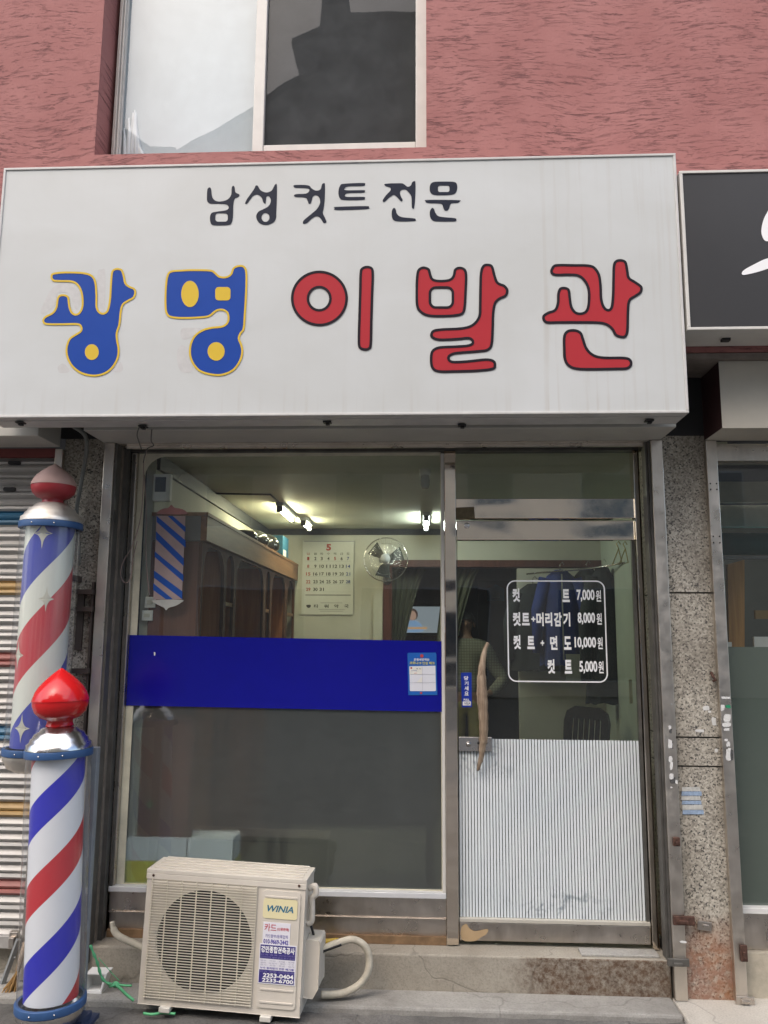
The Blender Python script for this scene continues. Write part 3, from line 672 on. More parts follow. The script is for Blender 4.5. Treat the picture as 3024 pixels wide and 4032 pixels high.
# right neighbour's sign
NS = thing('shop_sign', 'black box sign with white brush writing cut off at the right edge', 'sign', (1.9, -0.5, 3.09))
m = MB(); m.box(1.232, 5, -0.5, -0.285, 3.102, 3.868); m.build('panel', plain('black sign vinyl', (0.035, 0.034, 0.035), 0.35, var=0.1, scale=2), NS)
m = MB(); m.box(1.217, 5, -0.507, -0.285, 3.088, 3.1015); m.box(1.217, 5, -0.507, -0.285, 3.8685, 3.882); m.box(1.217, 1.2315, -0.507, -0.285, 3.1016, 3.8684)
m.build('frame', M_ALUW, NS, bev=0.002)
def zn(p): q = at(1512 + p[0] / 1.0972, 600 + p[1] / 1.0972, -0.502); return (q.x, q.z)
m = MB(); flat(m, [[zn(p) for p in smoothloop([(1690,190),(1660,250),(1640,290),(1630,340),(1640,375),(1660,384),(1700,370),(1760,330),(1800,260),(1790,200),(1760,170),(1720,170)])], [zn(p) for p in smoothloop([(1730,215),(1760,215),(1765,260),(1730,310),(1690,335),(1675,320),(1685,280)])]], -0.502)
flat(m, [[zn(p) for p in smoothloop([(1546,520),(1560,505),(1610,478),(1660,457),(1760,440),(1900,435),(1900,455),(1780,465),(1690,492),(1620,515),(1570,527),(1550,529)])]], -0.502); m.build('lettering', M_WHITEV, NS)
c = atz(2852, 1338, 3.088); m = MB(); m.box(c.x - .02, c.x + .02, c.y - .03, c.y, 3.074, 3.0875); m.build('clip', M_BLACK, NS, bev=0.003)

# ================================================================== SHOP FRONT (glazed)
SF = thing('storefront', 'glazed steel shop front with a deep blue band and dark frosted lower glass', 'shop front', (-0.7, 0.15, 0.18))
FYs = 0.15
m = MB(); m.box(-1.605, -1.575, FYs, FYs + 0.06, 0.42, 2.672); m.build('stile', M_STEELD, SF, bev=0.004)
m = MB(); m.box(-1.595, -1.583, FYs - 0.008, FYs - 0.0005, 0.42, 2.66); m.build('bead', M_ALUD, SF)
m = MB(); sr = .11; hl_ = [(0.088, .425), (0.088, 2.655), (-1.535 + sr, 2.655)] + [(-1.535 + sr - sr * math.sin(R(a)), 2.655 - sr + sr * math.cos(R(a))) for a in range(15, 90, 15)] + [(-1.535, 2.655 - sr), (-1.535, .425)]
m.prism([[(-1.5745, .4195), (0.0915, .4195), (0.0915, 2.6725), (-1.5745, 2.6725)], hl_], 0.1795, 0.1835); m.build('seal', plain('yellowed glazing seal', (0.62, 0.59, 0.46), 0.5, var=0.15), SF)
m = MB(); m.box(0.110, 0.170, FYs - 0.01, FYs + 0.07, 0.18, 2.672); m.build('mullion', M_STEELW, SF, bev=0.003)
m = MB(); m.box(0.092, 0.1085, FYs - 0.002, FYs + 0.04, 0.42, 2.66); m.build('stile', M_ALUW, SF, bev=0.002)
m = MB(); m.box(1.112, 1.1445, FYs - 0.006, FYs + 0.07, 0.18, 2.672); m.build('jamb', M_STEELW, SF, bev=0.003)
m = MB(); m.box(-1.605, 1.145, FYs - 0.002, FYs + 0.07, 2.673, 2.694); m.build('head_rail', M_ALUD, SF)
m = MB(); m.box(0.1705, 1.1115, FYs, FYs + 0.06, 2.305, 2.412); m.build('transom', M_STEELW, SF, bev=0.003)
m = MB(); m.box(-1.60, 0.109, FYs - 0.012, FYs + 0.06, 0.393, 0.419); m.build('sill', plain('bright aluminium sill', (0.72, 0.73, 0.74), 0.3, 0.3, 0.05), SF, bev=0.003)
m = MB(); m.box(-1.60, 0.109, FYs + 0.01, FYs + 0.06, 0.298, 0.3925); m.box(-1.60, 0.109, FYs + 0.02, FYs + 0.065, 0.175, 0.292); m.box(-1.60, 0.109, FYs + 0.002, FYs + 0.06, 0.2925, 0.2975)
m.build('stall_riser', M_STEELD, SF, bev=0.002)
m = MB(); m.box(-1.6, 0.108, FYs - 0.003, FYs + 0.019, 0.1755, 0.212); m.build('base_strip', plain('stained base strip', (0.24, 0.15, 0.08), 0.7, 0.2, 0.4, 10), SF)
GY = 0.185
M_GLASS = glass('shop window glass', (0.86, 0.90, 0.86), 0.08, 0.05, (0.5, 0.51, 0.48), wob=0.04, streak=True)
MB().quad((-1.575, GY, 0.42), (0.092, GY, 0.42), (0.092, GY, 2.673), (-1.575, GY, 2.673)).build('pane', M_GLASS, SF)
MB().quad((0.17, GY, 2.412), (1.112, GY, 2.412), (1.112, GY, 2.673), (0.17, GY, 2.673)).build('pane', M_GLASS, SF)
fz = GY + 0.004
q = [at(502, 2500, fz), at(1741, 2525, fz), at(1741, 2802, fz), at(496, 2777, fz)]
q[0].x = q[3].x = -1.573; q[1].x = q[2].x = 0.0915
m = MB(); m.prism([[(q[3].x, q[3].z), (q[2].x, q[2].z), (q[1].x, q[1].z), (q[0].x, q[0].z)]], GY - 0.009, GY - 0.006); m.build('blue_band', M_BAND, SF)
c_ = at(611, 2574, GY); m = MB(); m.prism([[(c_.x - .003, c_.z - .010), (c_.x + .003, c_.z - .010), (c_.x + .004, c_.z + .006), (c_.x - .004, c_.z + .009)]], GY - .0098, GY - .0094); m.build('film_chip', M_WHITEV, SF)
m = MB(); lo = rrect(-0.741, (q[3].z + 0.42) / 2, 0.832, (q[3].z - 0.42) / 2 + 0.02, 0.05); lo = [(x, min(z, q[3].z + (x + 1.528) / 1.62 * (q[2].z - q[3].z) - 0.002)) for x, z in lo]
flat(m, [lo], GY + 0.004); m.build('frosted_film', m_frost('dark frosted film', (0.22, 0.235, 0.245), .19, .36, (0.86, 0.91, 0.96), .5), SF)
# worn barber emblem on the glass
m = MB(); ey = GY - 0.002
def ze(p): q_ = at(p[0] / 2.074, 1600 + p[1] / 2.074, ey); return (q_.x, q_.z)
flat(m, [[ze(p) for p in [(1278, 893), (1515, 895), (1485, 1575), (1252, 1577)]]], ey, 0)
flat(m, [[ze(p) for p in smoothloop([(1290,878),(1300,852),(1335,835),(1372,830),(1400,805),(1425,828),(1470,835),(1508,850),(1518,880)], 3)]], ey, 1)
flat(m, [[ze(p) for p in smoothloop([(1252,1582),(1270,1610),(1310,1630),(1340,1645),(1357,1666),(1378,1645),(1430,1630),(1475,1605),(1486,1580)], 3)]], ey, 3)
def xl(y): return 1278 - 26 * (y - 893) / 684
def xr(y): return 1515 - 30 * (y - 893) / 684
for s0, s1 in (((1280, 895, 945), (1515, 1155, 1095)), ((1274, 1020, 1085), (1500, 1305, 1240)), ((1264, 1185, 1230), (1497, 1432, 1375)), ((1258, 1340, 1400), (1488, 1575, 1510))):
    flat(m, [[ze(p) for p in [(s0[0], s0[1]), (s0[0], s0[2]), (s1[0], s1[1]), (s1[0], s1[2])]]], ey - 0.0006, 2)
flat(m, [[ze(p) for p in [(1370, 895), (1410, 895), (1515, 985), (1513, 1028)]]], ey - 0.0006, 2)
flat(m, [[ze(p) for p in [(1253, 1445), (1252, 1500), (1355, 1575), (1412, 1575)]]], ey - 0.0006, 2)
m.build('barber_emblem', [plain('faded pink vinyl', (0.43, 0.33, 0.31), 0.5, var=0.12), plain('faded rose vinyl', (0.45, 0.22, 0.21), 0.5), plain('emblem blue', (0.012, 0.09, 0.42), 0.4), plain('emblem white', (0.52, 0.52, 0.48), 0.5)], SF)
# public notice stuck on the blue band
NP = thing('notice', 'blue and white paper notice stuck on the right end of the blue band', 'notice', (at(1662, 2650, GY).x, GY, at(1662, 2736, GY).z))
def zp(p, y=0): q_ = at(1590 + p[0] / 5.72, 2550 + p[1] / 5.72, GY - .006); return Vector((q_.x, GY - 0.0125 - y, q_.z))
def zp2(p): v = zp(p); return (v.x, v.z)
m = MB(); m.prism([[zp2(p) for p in [(103, 1068), (755, 1065), (732, 150), (715, 112), (100, 118), (83, 140)]]], GY - 0.0125, GY - 0.0095); m.build('sheet', plain('notice blue', (0.012, 0.12, 0.46), 0.4, var=0.03), NP)
m = MB()
flat(m, [[zp2(p) for p in [(128, 420), (710, 405), (722, 965), (700, 978), (150, 978), (138, 965)]]], GY - 0.0132, 0)
flat(m, [[zp2(p) for p in [(125, 425), (412, 420), (412, 600), (128, 602)]]], GY - 0.0138, 1)
flat(m, [[zp2(p) for p in [(290, 780), (412, 640), (412, 780)]]], GY - 0.0138, 1)
for a, b in (((130, 600), (715, 600)), ((135, 790), (718, 785)), ((415, 425), (425, 970))):
    va, vb = zp(a), zp(b); d = (vb - va).normalized(); nn = Vector((-d.z, 0, d.x)) * 0.0006
    m.add([(p.x, GY - 0.0142, p.z) for p in (va - nn, vb - nn, vb + nn, va + nn)], [(0, 1, 2, 3)], 2)
m.build('form', [plain('paper white', (0.70, 0.71, 0.76), 0.6, var=0.02), plain('paper cream', (0.76, 0.75, 0.69), 0.6, var=0.02), plain('grey rule', (0.4, 0.4, 0.45), 0.6)], NP)
m = MB()
def tz(s, a, b, mat, bold=0.02):
    va, vb = zp2(a), zp2(b); text(m, s, va[0], vb[0], vb[1], va[1], GY - 0.0148, mat, bold)
tz('온동네방역단', (228, 238), (575, 298), 0); tz('코로나19 안심 체크', (132, 312), (693, 380), 1)
for cx, cy, r1 in ((405, 185, 40), (390, 1020, 26), (168, 457, 22)):
    flat(m, [[zp2(p) for p in ell(cx, cy, r1, r1, 16)]], GY - 0.0148, 2)
tz('고덕동', (160, 500), (300, 530), 3, 0.0); tz('출 입', (280, 460), (385, 485), 4, 0.0); tz('날짜', (235, 560), (300, 585), 2, 0.0)
m.build('lettering', [M_WHITEV, plain('notice yellow', (0.72, 0.66, 0.12), 0.5), plain('notice red', (0.5, 0.06, 0.06), 0.5), plain('notice ink blue', (0.1, 0.15, 0.45), 0.5), M_INK], NP)

# ================================================================== GLASS DOOR
DR = thing('door', 'glazed steel shop door with white price lettering and a white ribbed lower film', 'door', (0.64, 0.16, 0.19))
dx0, dx1, dy = 0.1735, 1.1085, 0.157
m = MB(); m.box(dx0, dx1, dy, dy + 0.045, 2.19, 2.295); dt = m.build('top_rail', M_STEELW, DR, bev=0.004)
c = at(1838, 2070, dy); m = MB(); m.lathe([(0.016, 0), (0.016, -0.004), (0.011, -0.007), (0, -0.008)], (c.x, dy, c.z), (0, 1, 0), 20); m.build('pivot_cap', M_CHROME, dt)
m = MB(); m.box(dx0, dx1, dy, dy + 0.045, 0.197, 0.283); db = m.build('bottom_rail', M_STEELD, DR, bev=0.004)
m = MB(); m.box(dx0, dx1, dy - 0.004, dy + 0.045, 0.284, 0.302); m.build('bottom_bead', plain('satin bead', (0.6, 0.57, 0.5), 0.4, 0.3), DR, bev=0.002)
m = MB(); flat(m, [[( at(p[0] / 1.253 + 1700, p[1] / 1.253 + 2600, dy).x, at(p[0] / 1.253 + 1700, p[1] / 1.253 + 2600, dy).z) for p in smoothloop([(145,1320),(170,1300),(185,1320),(215,1335),(275,1325),(270,1350),(245,1365),(210,1385),(150,1378)])]], dy - 0.0012); m.build('peeled_patch', plain('peeled tan film', (0.42, 0.30, 0.17), 0.6), db)
m = MB(); m.box(dx1 - 0.016, dx1, dy + 0.008, dy + 0.035, 0.303, 2.189); m.build('edge_trim', M_ALUD, DR)
m = MB(); m.box(dx0, dx0 + 0.004, dy + 0.01, dy + 0.03, 0.303, 2.189); m.build('edge_trim', M_ALUD, DR)
dg_ = dy + 0.02
MB().quad((dx0 + .004, dg_, 0.302), (dx1 - .016, dg_, 0.302), (dx1 - .016, dg_, 2.19), (dx0 + .004, dg_, 2.19)).build('pane', glass('door glass', (0.82, 0.88, 0.85), 0.08, 0.035, (0.45, 0.48, 0.45), wob=0.05), DR)  # diffuse haze stands in for a pale veil of reflections
rbz = at(2150, 2912, dg_).z
# rib film: its own object so that its pattern follows it
rf_ = MB(); rf_.quad((dx0 + .006, dg_ - .002, 0.303), (dx1 - .017, dg_ - .002, 0.303), (dx1 - .017, dg_ - .002, rbz), (dx0 + .006, dg_ - .002, rbz)); ro = rf_.build('ribbed_film', m_rib(), DR)
# lock
def zl(p): q_ = at(1780 + p[0] / 3.6875, 2350 + p[1] / 3.6875, dg_ - .02); return q_
a, b = zl((95, 2035)), zl((580, 2235))
m = MB(); m.box(a.x, b.x, dg_ - 0.018, dg_ - 0.003, b.z - 0.004, a.z); lk = m.build('lock', M_CHROME, DR, bev=0.003)
c = zl((238, 2140)); m = MB(); m.lathe([(0.013, 0), (0.013, -0.004), (0.008, -0.006), (0.008, -0.008), (0, -0.008)], (c.x, dg_ - 0.018, c.z), (0, 1, 0), 20); m.box(c.x - .001, c.x + .001, dg_ - .0275, dg_ - .0262, c.z - .005, c.z + .005, 1); m.build('keyhole', [M_CHROME, M_BLACK], lk)
c = zl((440, 2125)); m = MB(); m.prism([rrect(c.x, c.z, 0.034, 0.014, 0.012)], dg_ - 0.021, dg_ - 0.0185); m.prism([rrect(c.x, c.z, 0.026, 0.0045, 0.003)], dg_ - 0.0225, dg_ - 0.0215, 1); m.build('bolt_plate', [M_CHROME, M_BLACK], lk)
# carved branch handle
M_HAND = m_wood('weathered branch wood', (0.16, 0.105, 0.065), (0.46, 0.36, 0.26), 'z', 0.6, 1.9)
hp = [(520, 668, 22), (480, 760, 30), (450, 900, 42), (432, 1050, 52), (428, 1200, 66), (433, 1380, 74), (440, 1500, 76), (450, 1650, 68), (458, 1800, 66), (458, 1950, 62), (455, 2070, 58), (440, 2200, 46), (425, 2320, 38), (395, 2440, 28), (375, 2520, 16)]
pts = []; rs = []
for i, (x, y, r1) in enumerate(hp):
    f = i / (len(hp) - 1); yy = dg_ - 0.03 - 0.045 * math.sin(math.pi * f)
    p = at(1780 + x / 3.6875, 2350 + y / 3.6875, yy); pts.append(p); rs.append(r1 / 3.6875 / FPX * 4.25)
sp_ = spline(pts, 4); rr2 = []
for i in range(len(rs) - 1):
    for k in range(4): rr2.append(rs[i] + (rs[i + 1] - rs[i]) * k / 4)
rr2.append(rs[-1]); rr2 = [r1 * (1 + 0.05 * math.sin(i * 1.3) + 0.03 * math.sin(i * 3.1)) for i, r1 in enumerate(rr2)]
m = MB(); m.tube(sp_, rr2, 14); hd = m.build('handle', M_HAND, DR)
m = MB()
for i in (2, 11): p = pts[i]; m.tube([(p.x, p.y, p.z), (p.x, dg_, p.z)], 0.008, 10)
m.build('handle_stud', M_CHROME, hd)
# pull sticker
py0 = dg_ - 0.003
def zs(p): q_ = at(1590 + p[0] / 5.72, 2550 + p[1] / 5.72, py0); return (q_.x, q_.z)
m = MB(); m.prism([[zs(p) for p in [(1308, 1345), (1535, 1340), (1525, 560), (1285, 565)]]], py0, py0 + 0.001); 
ps = m.build('pull_sticker', plain('sticker blue', (0.010, 0.04, 0.38), 0.35, var=0.03), DR)
m = MB()
for s_, a, b in (('당', (1355, 640), (1455, 735)), ('기', (1365, 760), (1455, 850)), ('세', (1362, 868), (1458, 965)), ('요', (1365, 985), (1460, 1078)), ('PULL', (1348, 1150), (1478, 1200))):
    (ax_, az_), (bx_, bz_) = zs(a), zs(b); text(m, s_, ax_, bx_, bz_, az_, py0 - .0006, 0, 0.035)
flat(m, [[zs(p) for p in rrect(1418, 1257, 92, 46, 12)]], py0 - .0006, 0)
(ax_, az_), (bx_, bz_) = zs((1355, 1228)), zs((1500, 1285)); text(m, 'VISA', ax_, bx_, bz_, az_, py0 - .0012, 1, 0.02, shear=0.002)
m.build('lettering', [M_WHITEV, plain('card blue', (0.12, 0.14, 0.25), 0.4)], ps)
# price list
py1 = dg_ - 0.0025
def zq(p): q_ = at(1700 + p[0] / 1.659, 1700 + p[1] / 1.659, py1); return (q_.x, q_.z)
(l0, t0), (r0, b0) = zq((488, 970)), zq((1153, 1640))
m = MB(); ou = rrect((l0 + r0) / 2, (t0 + b0) / 2, (r0 - l0) / 2, (t0 - b0) / 2, 0.045, 8); inn_ = inset(ou, 0.0068)
k = len(ou); m.add([(x, py1, z) for x, z in ou] + [(x, py1, z) for x, z in inn_], [(i, (i + 1) % k, k + (i + 1) % k, k + i) for i in range(k)])
pl = m.build('price_list', M_WHITEV, DR)
rows = [[('컷', 527, 1022, 577, 1113), ('트', 852, 1028, 902, 1113), ('7,000', 945, 1030, 1065, 1112), ('원', 1070, 1035, 1107, 1110)],
        [('컷', 529, 1178, 582, 1270), ('트', 588, 1183, 640, 1265), ('+', 650, 1208, 678, 1240), ('머', 682, 1180, 732, 1270), ('리', 740, 1180, 788, 1270), ('감', 797, 1180, 850, 1272), ('기', 857, 1180, 906, 1272), ('8,000', 952, 1180, 1068, 1262), ('원', 1075, 1185, 1112, 1260)],
        [('컷', 533, 1328, 583, 1422), ('트', 623, 1334, 673, 1420), ('+', 711, 1362, 735, 1398), ('면', 772, 1334, 822, 1425), ('도', 862, 1336, 913, 1424), ('10,000', 932, 1340, 1075, 1422), ('원', 1081, 1342, 1118, 1420)],
        [('컷', 755, 1486, 806, 1582), ('트', 867, 1490, 917, 1580), ('5,000', 963, 1496, 1083, 1582), ('원', 1087, 1498, 1124, 1578)]]
for row in rows:
    m = MB()
    for s_, x0, y0, x1, y1 in row:
        (ax_, az_), (bx_, bz_) = zq((x0, y0)), zq((x1, y1)); text(m, s_, ax_, bx_, bz_, az_, py1, 0, 0.02 if s_ == '원' else (0.042 if s_[0] not in '0123456789' else 0.033))
    m.build('price_row', M_WHITEV, pl)
# tape remnant on the header above the door
c0, c1 = at(1792, 1996, FYs), at(1870, 2043, FYs)
m = MB(); m.prism([[(c0.x, c1.z), (c1.x, c1.z + .003), (c1.x - .004, c0.z), (c0.x, c0.z - .004)]], FYs - 0.004, FYs - 0.0015); tag(m.build('tape_patch', plain('old brown tape', (0.12, 0.09, 0.045), 0.4, var=0.4, scale=40)), 'brown old tape patch on the steel bar above the door', 'tape')

# ================================================================== INTERIOR OF THE BARBER SHOP
BY, CZ, FZ = 3.5, 2.69, 0.2
lw_, rw_ = -1.5, 1.65
def struct(name, mb, mat, lab): return tag(mb.build(name, mat), lab, kind='structure')
struct('floor', MB().box(lw_, rw_, 0.25, 5.9, 0.1, FZ), M_FLOORIN, 'dark shop floor')
struct('ceiling', MB().box(lw_ - .04, rw_, 0.25, BY + 0.1, CZ, CZ + 0.05), M_CEIL, 'pale ceiling of the barber shop')
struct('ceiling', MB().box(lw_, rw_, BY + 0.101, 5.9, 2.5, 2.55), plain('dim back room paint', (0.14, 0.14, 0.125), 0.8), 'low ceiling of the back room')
struct('wall_left', MB().box(lw_ - .05, lw_, 0.25, 5.9, FZ, CZ), M_WALLIN, 'cream wall behind the cabinet')
def wall2(x0, y0, x1, y1, t_, z0, z1):
    return MB().add([(x0, y0, z0), (x0 + t_, y0, z0), (x1 + t_, y1, z0), (x1, y1, z0), (x0, y0, z1), (x0 + t_, y0, z1), (x1 + t_, y1, z1), (x1, y1, z1)], [(3, 2, 1, 0), (4, 5, 6, 7), (0, 1, 5, 4), (1, 2, 6, 5), (2, 3, 7, 6), (3, 0, 4, 7)])
struct('wall_right', wall2(1.465, 0.25, rw_, BY, .02, FZ, CZ), plain('pale green wall', (0.40, 0.45, 0.37), 0.7, var=0.06, scale=3), 'pale green wall on the right')
dwx = at(1522, 2300, BY).x
m = MB(); m.box(lw_, dwx, BY, BY + 0.1, FZ, CZ); m.box(dwx, rw_, BY, BY + 0.1, 2.39, CZ); m.box(at(2046, 2700, BY).x, rw_, BY, BY + 0.1, FZ, 2.32); struct('wall_back', m, M_WALLIN, 'cream back wall with an opening')
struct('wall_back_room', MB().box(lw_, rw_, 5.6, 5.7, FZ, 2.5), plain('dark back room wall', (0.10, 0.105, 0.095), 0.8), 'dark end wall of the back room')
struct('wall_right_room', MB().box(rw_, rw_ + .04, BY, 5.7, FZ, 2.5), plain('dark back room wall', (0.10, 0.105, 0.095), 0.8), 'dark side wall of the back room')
m = MB(); m.box(lw_, rw_, BY - .02, BY - .001, 2.632, 2.688); m.box(lw_, lw_ + .02, 0.26, BY - .021, 2.60, 2.688); struct('cornice_trim', m, M_TRIM, 'dark trim under the ceiling')
m = MB(); m.box(dwx - .03, dwx + .05, BY - .02, BY + .12, FZ, 2.33); m.box(dwx - .03, rw_ - .002, BY - .021, BY + .121, 2.33, 2.395)
struct('door_frame', m, m_wood('red brown timber', (0.075, 0.026, 0.018), (0.13, 0.045, 0.032), 'z'), 'red brown frame of the back opening')
m = MB(); m.box(dwx - 0.12, dwx - 0.035, BY - 0.03, BY - 0.002, FZ, 2.1); struct('wall_post', m, M_WALLIN, 'pale post beside the opening')
for xr_, yr_ in ((rw_ - .02, 0.26), ): pass
# cabinet
CB = thing('cabinet', 'tall dark wood cabinet with arched open bays along the left shop wall', 'cabinet', (-1.35, 1.8, FZ))
cx, ctop, cy0, cy1 = -1.215, 2.33, 0.235, 3.48
def cpx(p): return min(cy1 - .04, atx(p, 2250, cx).y)
bays = [(max(cpx(a), cy0 + .04), cpx(b), sh) for a, b, sh in ((758, 884, 0), (893, 923, 1), (932, 1040, 0), (1050, 1066, 1), (1073, 1126, 0), (1134, 1166, 1))]
bays = [b for b in bays if b[1] - b[0] > .08]
M_CAB = m_wood('dark cabinet wood', (0.055, 0.018, 0.008), (0.10, 0.036, 0.016), 'z', 0.75); M_CABI = m_wood('brown cabinet inside', (0.32, 0.13, 0.055), (0.5, 0.22, 0.09), 'z'); M_CABL = m_wood('cabinet fascia wood', (0.17, 0.075, 0.03), (0.30, 0.145, 0.065), 'y')
rotM = Matrix(((0, -1, 0), (1, 0, 0), (0, 0, 1)))
holes = []
for a2, b2, sh in bays:
    zt_ = 2.178; r1 = min(0.16, (b2 - a2) * .45)
    h = [(a2, FZ + .1), (b2, FZ + .1), (b2, zt_ - r1)] + [(b2 - r1 + r1 * math.cos(R(t)), zt_ - r1 + r1 * math.sin(R(t))) for t in range(15, 90, 15)] + [(b2 - r1, zt_), (a2 + r1, zt_)] + [(a2 + r1 + r1 * math.cos(R(t)), zt_ - r1 + r1 * math.sin(R(t))) for t in range(105, 180, 15)] + [(a2, zt_ - r1)]
    holes.append(h)
m = MB(); m.prism([[(cy0, FZ), (cy1, FZ), (cy1, 2.19), (cy0, 2.19)]] + holes, 0, 0.02, M=Matrix.Translation((cx, 0, 0)) @ rotM.to_4x4()); m.build('face_frame', M_CAB, CB)
m = MB(); m.box(cx - .01, cx + .025, cy0 - .01, cy1, 2.195, ctop); m.build('fascia', M_CABL, CB)
m = MB(); m.box(lw_ + .002, cx + .03, cy0 - .02, cy1, ctop + .001, ctop + .02); m.build('top', M_CABL, CB)
m = MB(); m.box(lw_ + .002, cx - .021, cy0, cy0 + .025, FZ, 2.19); m.build('end_panel', m_wood('red brown end panel', (0.11, 0.042, 0.027), (0.17, 0.065, 0.042), 'z'), CB)
m = MB(); m.box(lw_ + .002, cx - .012, cy0 - .008, cy0 + .02, 2.195, ctop); m.build('end_panel', plain('grey end board', (0.17, 0.17, 0.17), 0.5), CB)
for (a, b, sh), (a_n, b_n, sh_n) in zip(bays[:-1], bays[1:]):
    yc = (b + a_n) / 2; boxpart('divider', M_CABI, CB, lw_ + .002, cx - .0215, yc - .012, yc + .012, FZ, 2.19)
boxpart('back_panel', M_CABI, CB, lw_ + .003, lw_ + .012, cy0 + .026, cy1, FZ, 2.19)
for a, b, sh in bays:
    if sh: boxpart('shelf', M_CABL, CB, lw_ + .013, cx - .005, a + .003, b - .003, 1.86, 1.885)
# things on the cabinet
for i, (y_, r1, lab) in enumerate(((1.75, 0.10, 'flat black bowl on the cabinet top nearest the window'), (2.15, 0.115, 'dark shiny bowl in the middle of the cabinet top'), (2.55, 0.13, 'round black helmet shaped dryer hood on the cabinet beside the blue box'))):
    m = MB(); m.lathe([(0, 0), (r1 * .6, 0), (r1 * .95, r1 * .35), (r1, r1 * .6), (r1 * .8, r1 * 1.05), (r1 * .4, r1 * 1.28), (0, r1 * 1.32)] if i else [(0, 0), (r1, 0.01), (r1 * 1.1, 0.05), (r1 * .9, 0.09), (0.03, 0.1), (0, 0.1)], (-1.33, y_, ctop + .0205), (0, 0, 1), 24)
    tag(m.build('bowl', plain('glossy black enamel', (0.015, 0.016, 0.017), 0.12)), lab, 'bowl')
m = MB(); m.box(-1.45, -1.23, 2.85, 3.15, ctop + .0205, ctop + 0.22); bx_o = m.build('box', [plain('teal cardboard', (0.02, 0.12, 0.20), 0.6)], bev=0.003); tag(bx_o, 'blue cardboard box on the far end of the cabinet', 'box')
m = MB(); m.box(-1.228, -1.227, 2.87, 3.02, ctop + .03, ctop + 0.1); lb_ = m.build('label_patch', M_WHITEP, bx_o)
# calendar
ca, cb_ = at(1193, 2128, BY - .01), at(1390, 2420, BY - .01)
CA = thing('calendar', 'white wall calendar page for May hanging on the back wall', 'calendar', ((ca.x + cb_.x) / 2, BY - .01, cb_.z))
m = MB(); m.box(ca.x, cb_.x, BY - .014, BY - .004, cb_.z, ca.z); m.build('sheet', plain('calendar paper', (0.62, 0.62, 0.56), 0.7, var=0.02), CA)
m = MB(); m.box(ca.x + .01, cb_.x + .01, BY - .02, BY - .0145, ca.z - .012, ca.z - .004); m.build('hanger_bar', M_GREYP, CA)
def zc(p): q_ = at(1150 + p[0] / 5.53, 2080 + p[1] / 5.53, BY - .016); return (q_.x, q_.z)
m = MB()
def tc_(s, x, y, w2, h2, mat, bold=0.02):
    (ax_, az_), (bx_, bz_) = zc((x - w2 / 2, y - h2 / 2)), zc((x + w2 / 2, y + h2 / 2)); text(m, s, ax_, bx_, bz_, az_, BY - .016, mat, bold)
tc_('5', 798, 415, 105, 145, 1, 0.05)
cols = [352, 508, 645, 792, 935, 1080, 1220]; rowsy = [660, 828, 995, 1165, 1330]; dnum = 1
for wd_, x in zip('일월화수목금토', cols): tc_(wd_, x, 555, 70, 50, 1 if wd_ == '일' else 0, 0.0)
for ry in rowsy:
    for ci, x in enumerate(cols):
        if dnum > 31: break
        tc_(str(dnum), x - 20 * (ry - 660) / 670 * 0, ry, 95 if dnum > 9 else 45, 72, 1 if (ci == 0 or dnum == 5) else (2 if ci == 6 else 0), 0.025); dnum += 1
    (ax_, az_), (bx_, bz_) = zc((290, ry + 52)), zc((1280, ry + 58)); m.box(ax_, bx_, BY - .0162, BY - .0158, bz_, az_, 3)
(ax_, az_), (bx_, bz_) = zc((290, 1440)), zc((1280, 1470)); m.box(ax_, bx_, BY - .0162, BY - .0158, bz_, az_, 3)
for s_, x in zip('타워약국', (525, 745, 965, 1185)): tc_(s_, x, 1697, 95, 78, 0, 0.02)
flat(m, [[zc(p) for p in smoothloop([(310, 1675), (360, 1665), (405, 1672), (400, 1715), (360, 1735), (322, 1715)])]], BY - .016, 0)
for y_, a_, b_ in ((1625, 615, 1095), (1767, 580, 1150), (1805, 610, 1110)):
    (ax_, az_), (bx_, bz_) = zc((a_, y_ - 6)), zc((b_, y_ + 6)); m.box(ax_, bx_, BY - .0162, BY - .0158, bz_, az_, 3)
m.build('print', [plain('calendar black', (0.05, 0.05, 0.05), 0.7), plain('calendar red', (0.42, 0.07, 0.06), 0.7), plain('calendar blue', (0.06, 0.08, 0.25), 0.7), plain('calendar grey', (0.3, 0.3, 0.28), 0.7)], CA)
# wall fan
fy_ = BY - 0.28; fc = at(1519, 2203, fy_); fr_ = (at(1605, 2203, fy_).x - fc.x)
FN = thing('fan', 'round chrome wall fan mounted beside the calendar', 'fan', (fc.x, BY, fc.z - .2))
m = MB(); m.tube([(fc.x, BY - .005, fc.z - .17), (fc.x, BY - .12, fc.z - .16), (fc.x, BY - .16, fc.z - .02), (fc.x, BY - .2, fc.z)], [0.045, 0.035, 0.03, 0.05], 12); m.build('bracket', M_GREYP, FN)
m = MB(); m.lathe([(0, 0), (0.06, 0.0), (0.065, 0.06), (0.05, 0.09), (0, 0.09)], (fc.x, fy_, fc.z), (0, 1, 0), 20); m.build('motor', M_GREYP, FN)
m = MB()
for k in range(3):
    a0 = R(120 * k + 20); vs = []
    for i in range(6):
        rr_ = 0.05 + (fr_ - 0.075) * i / 5; sp2 = 0.5 - 0.1 * i / 5
        for s_ in (-1, 1):
            an = a0 + s_ * sp2; vs.append((fc.x + rr_ * math.cos(an), fy_ - 0.02 + s_ * 0.018, fc.z + rr_ * math.sin(an)))
    m.add(vs, [(2 * i, 2 * i + 1, 2 * i + 3, 2 * i + 2) for i in range(5)])
m.build('blades', plain('smoky blade', (0.05, 0.06, 0.06), 0.2), FN)
m = MB()
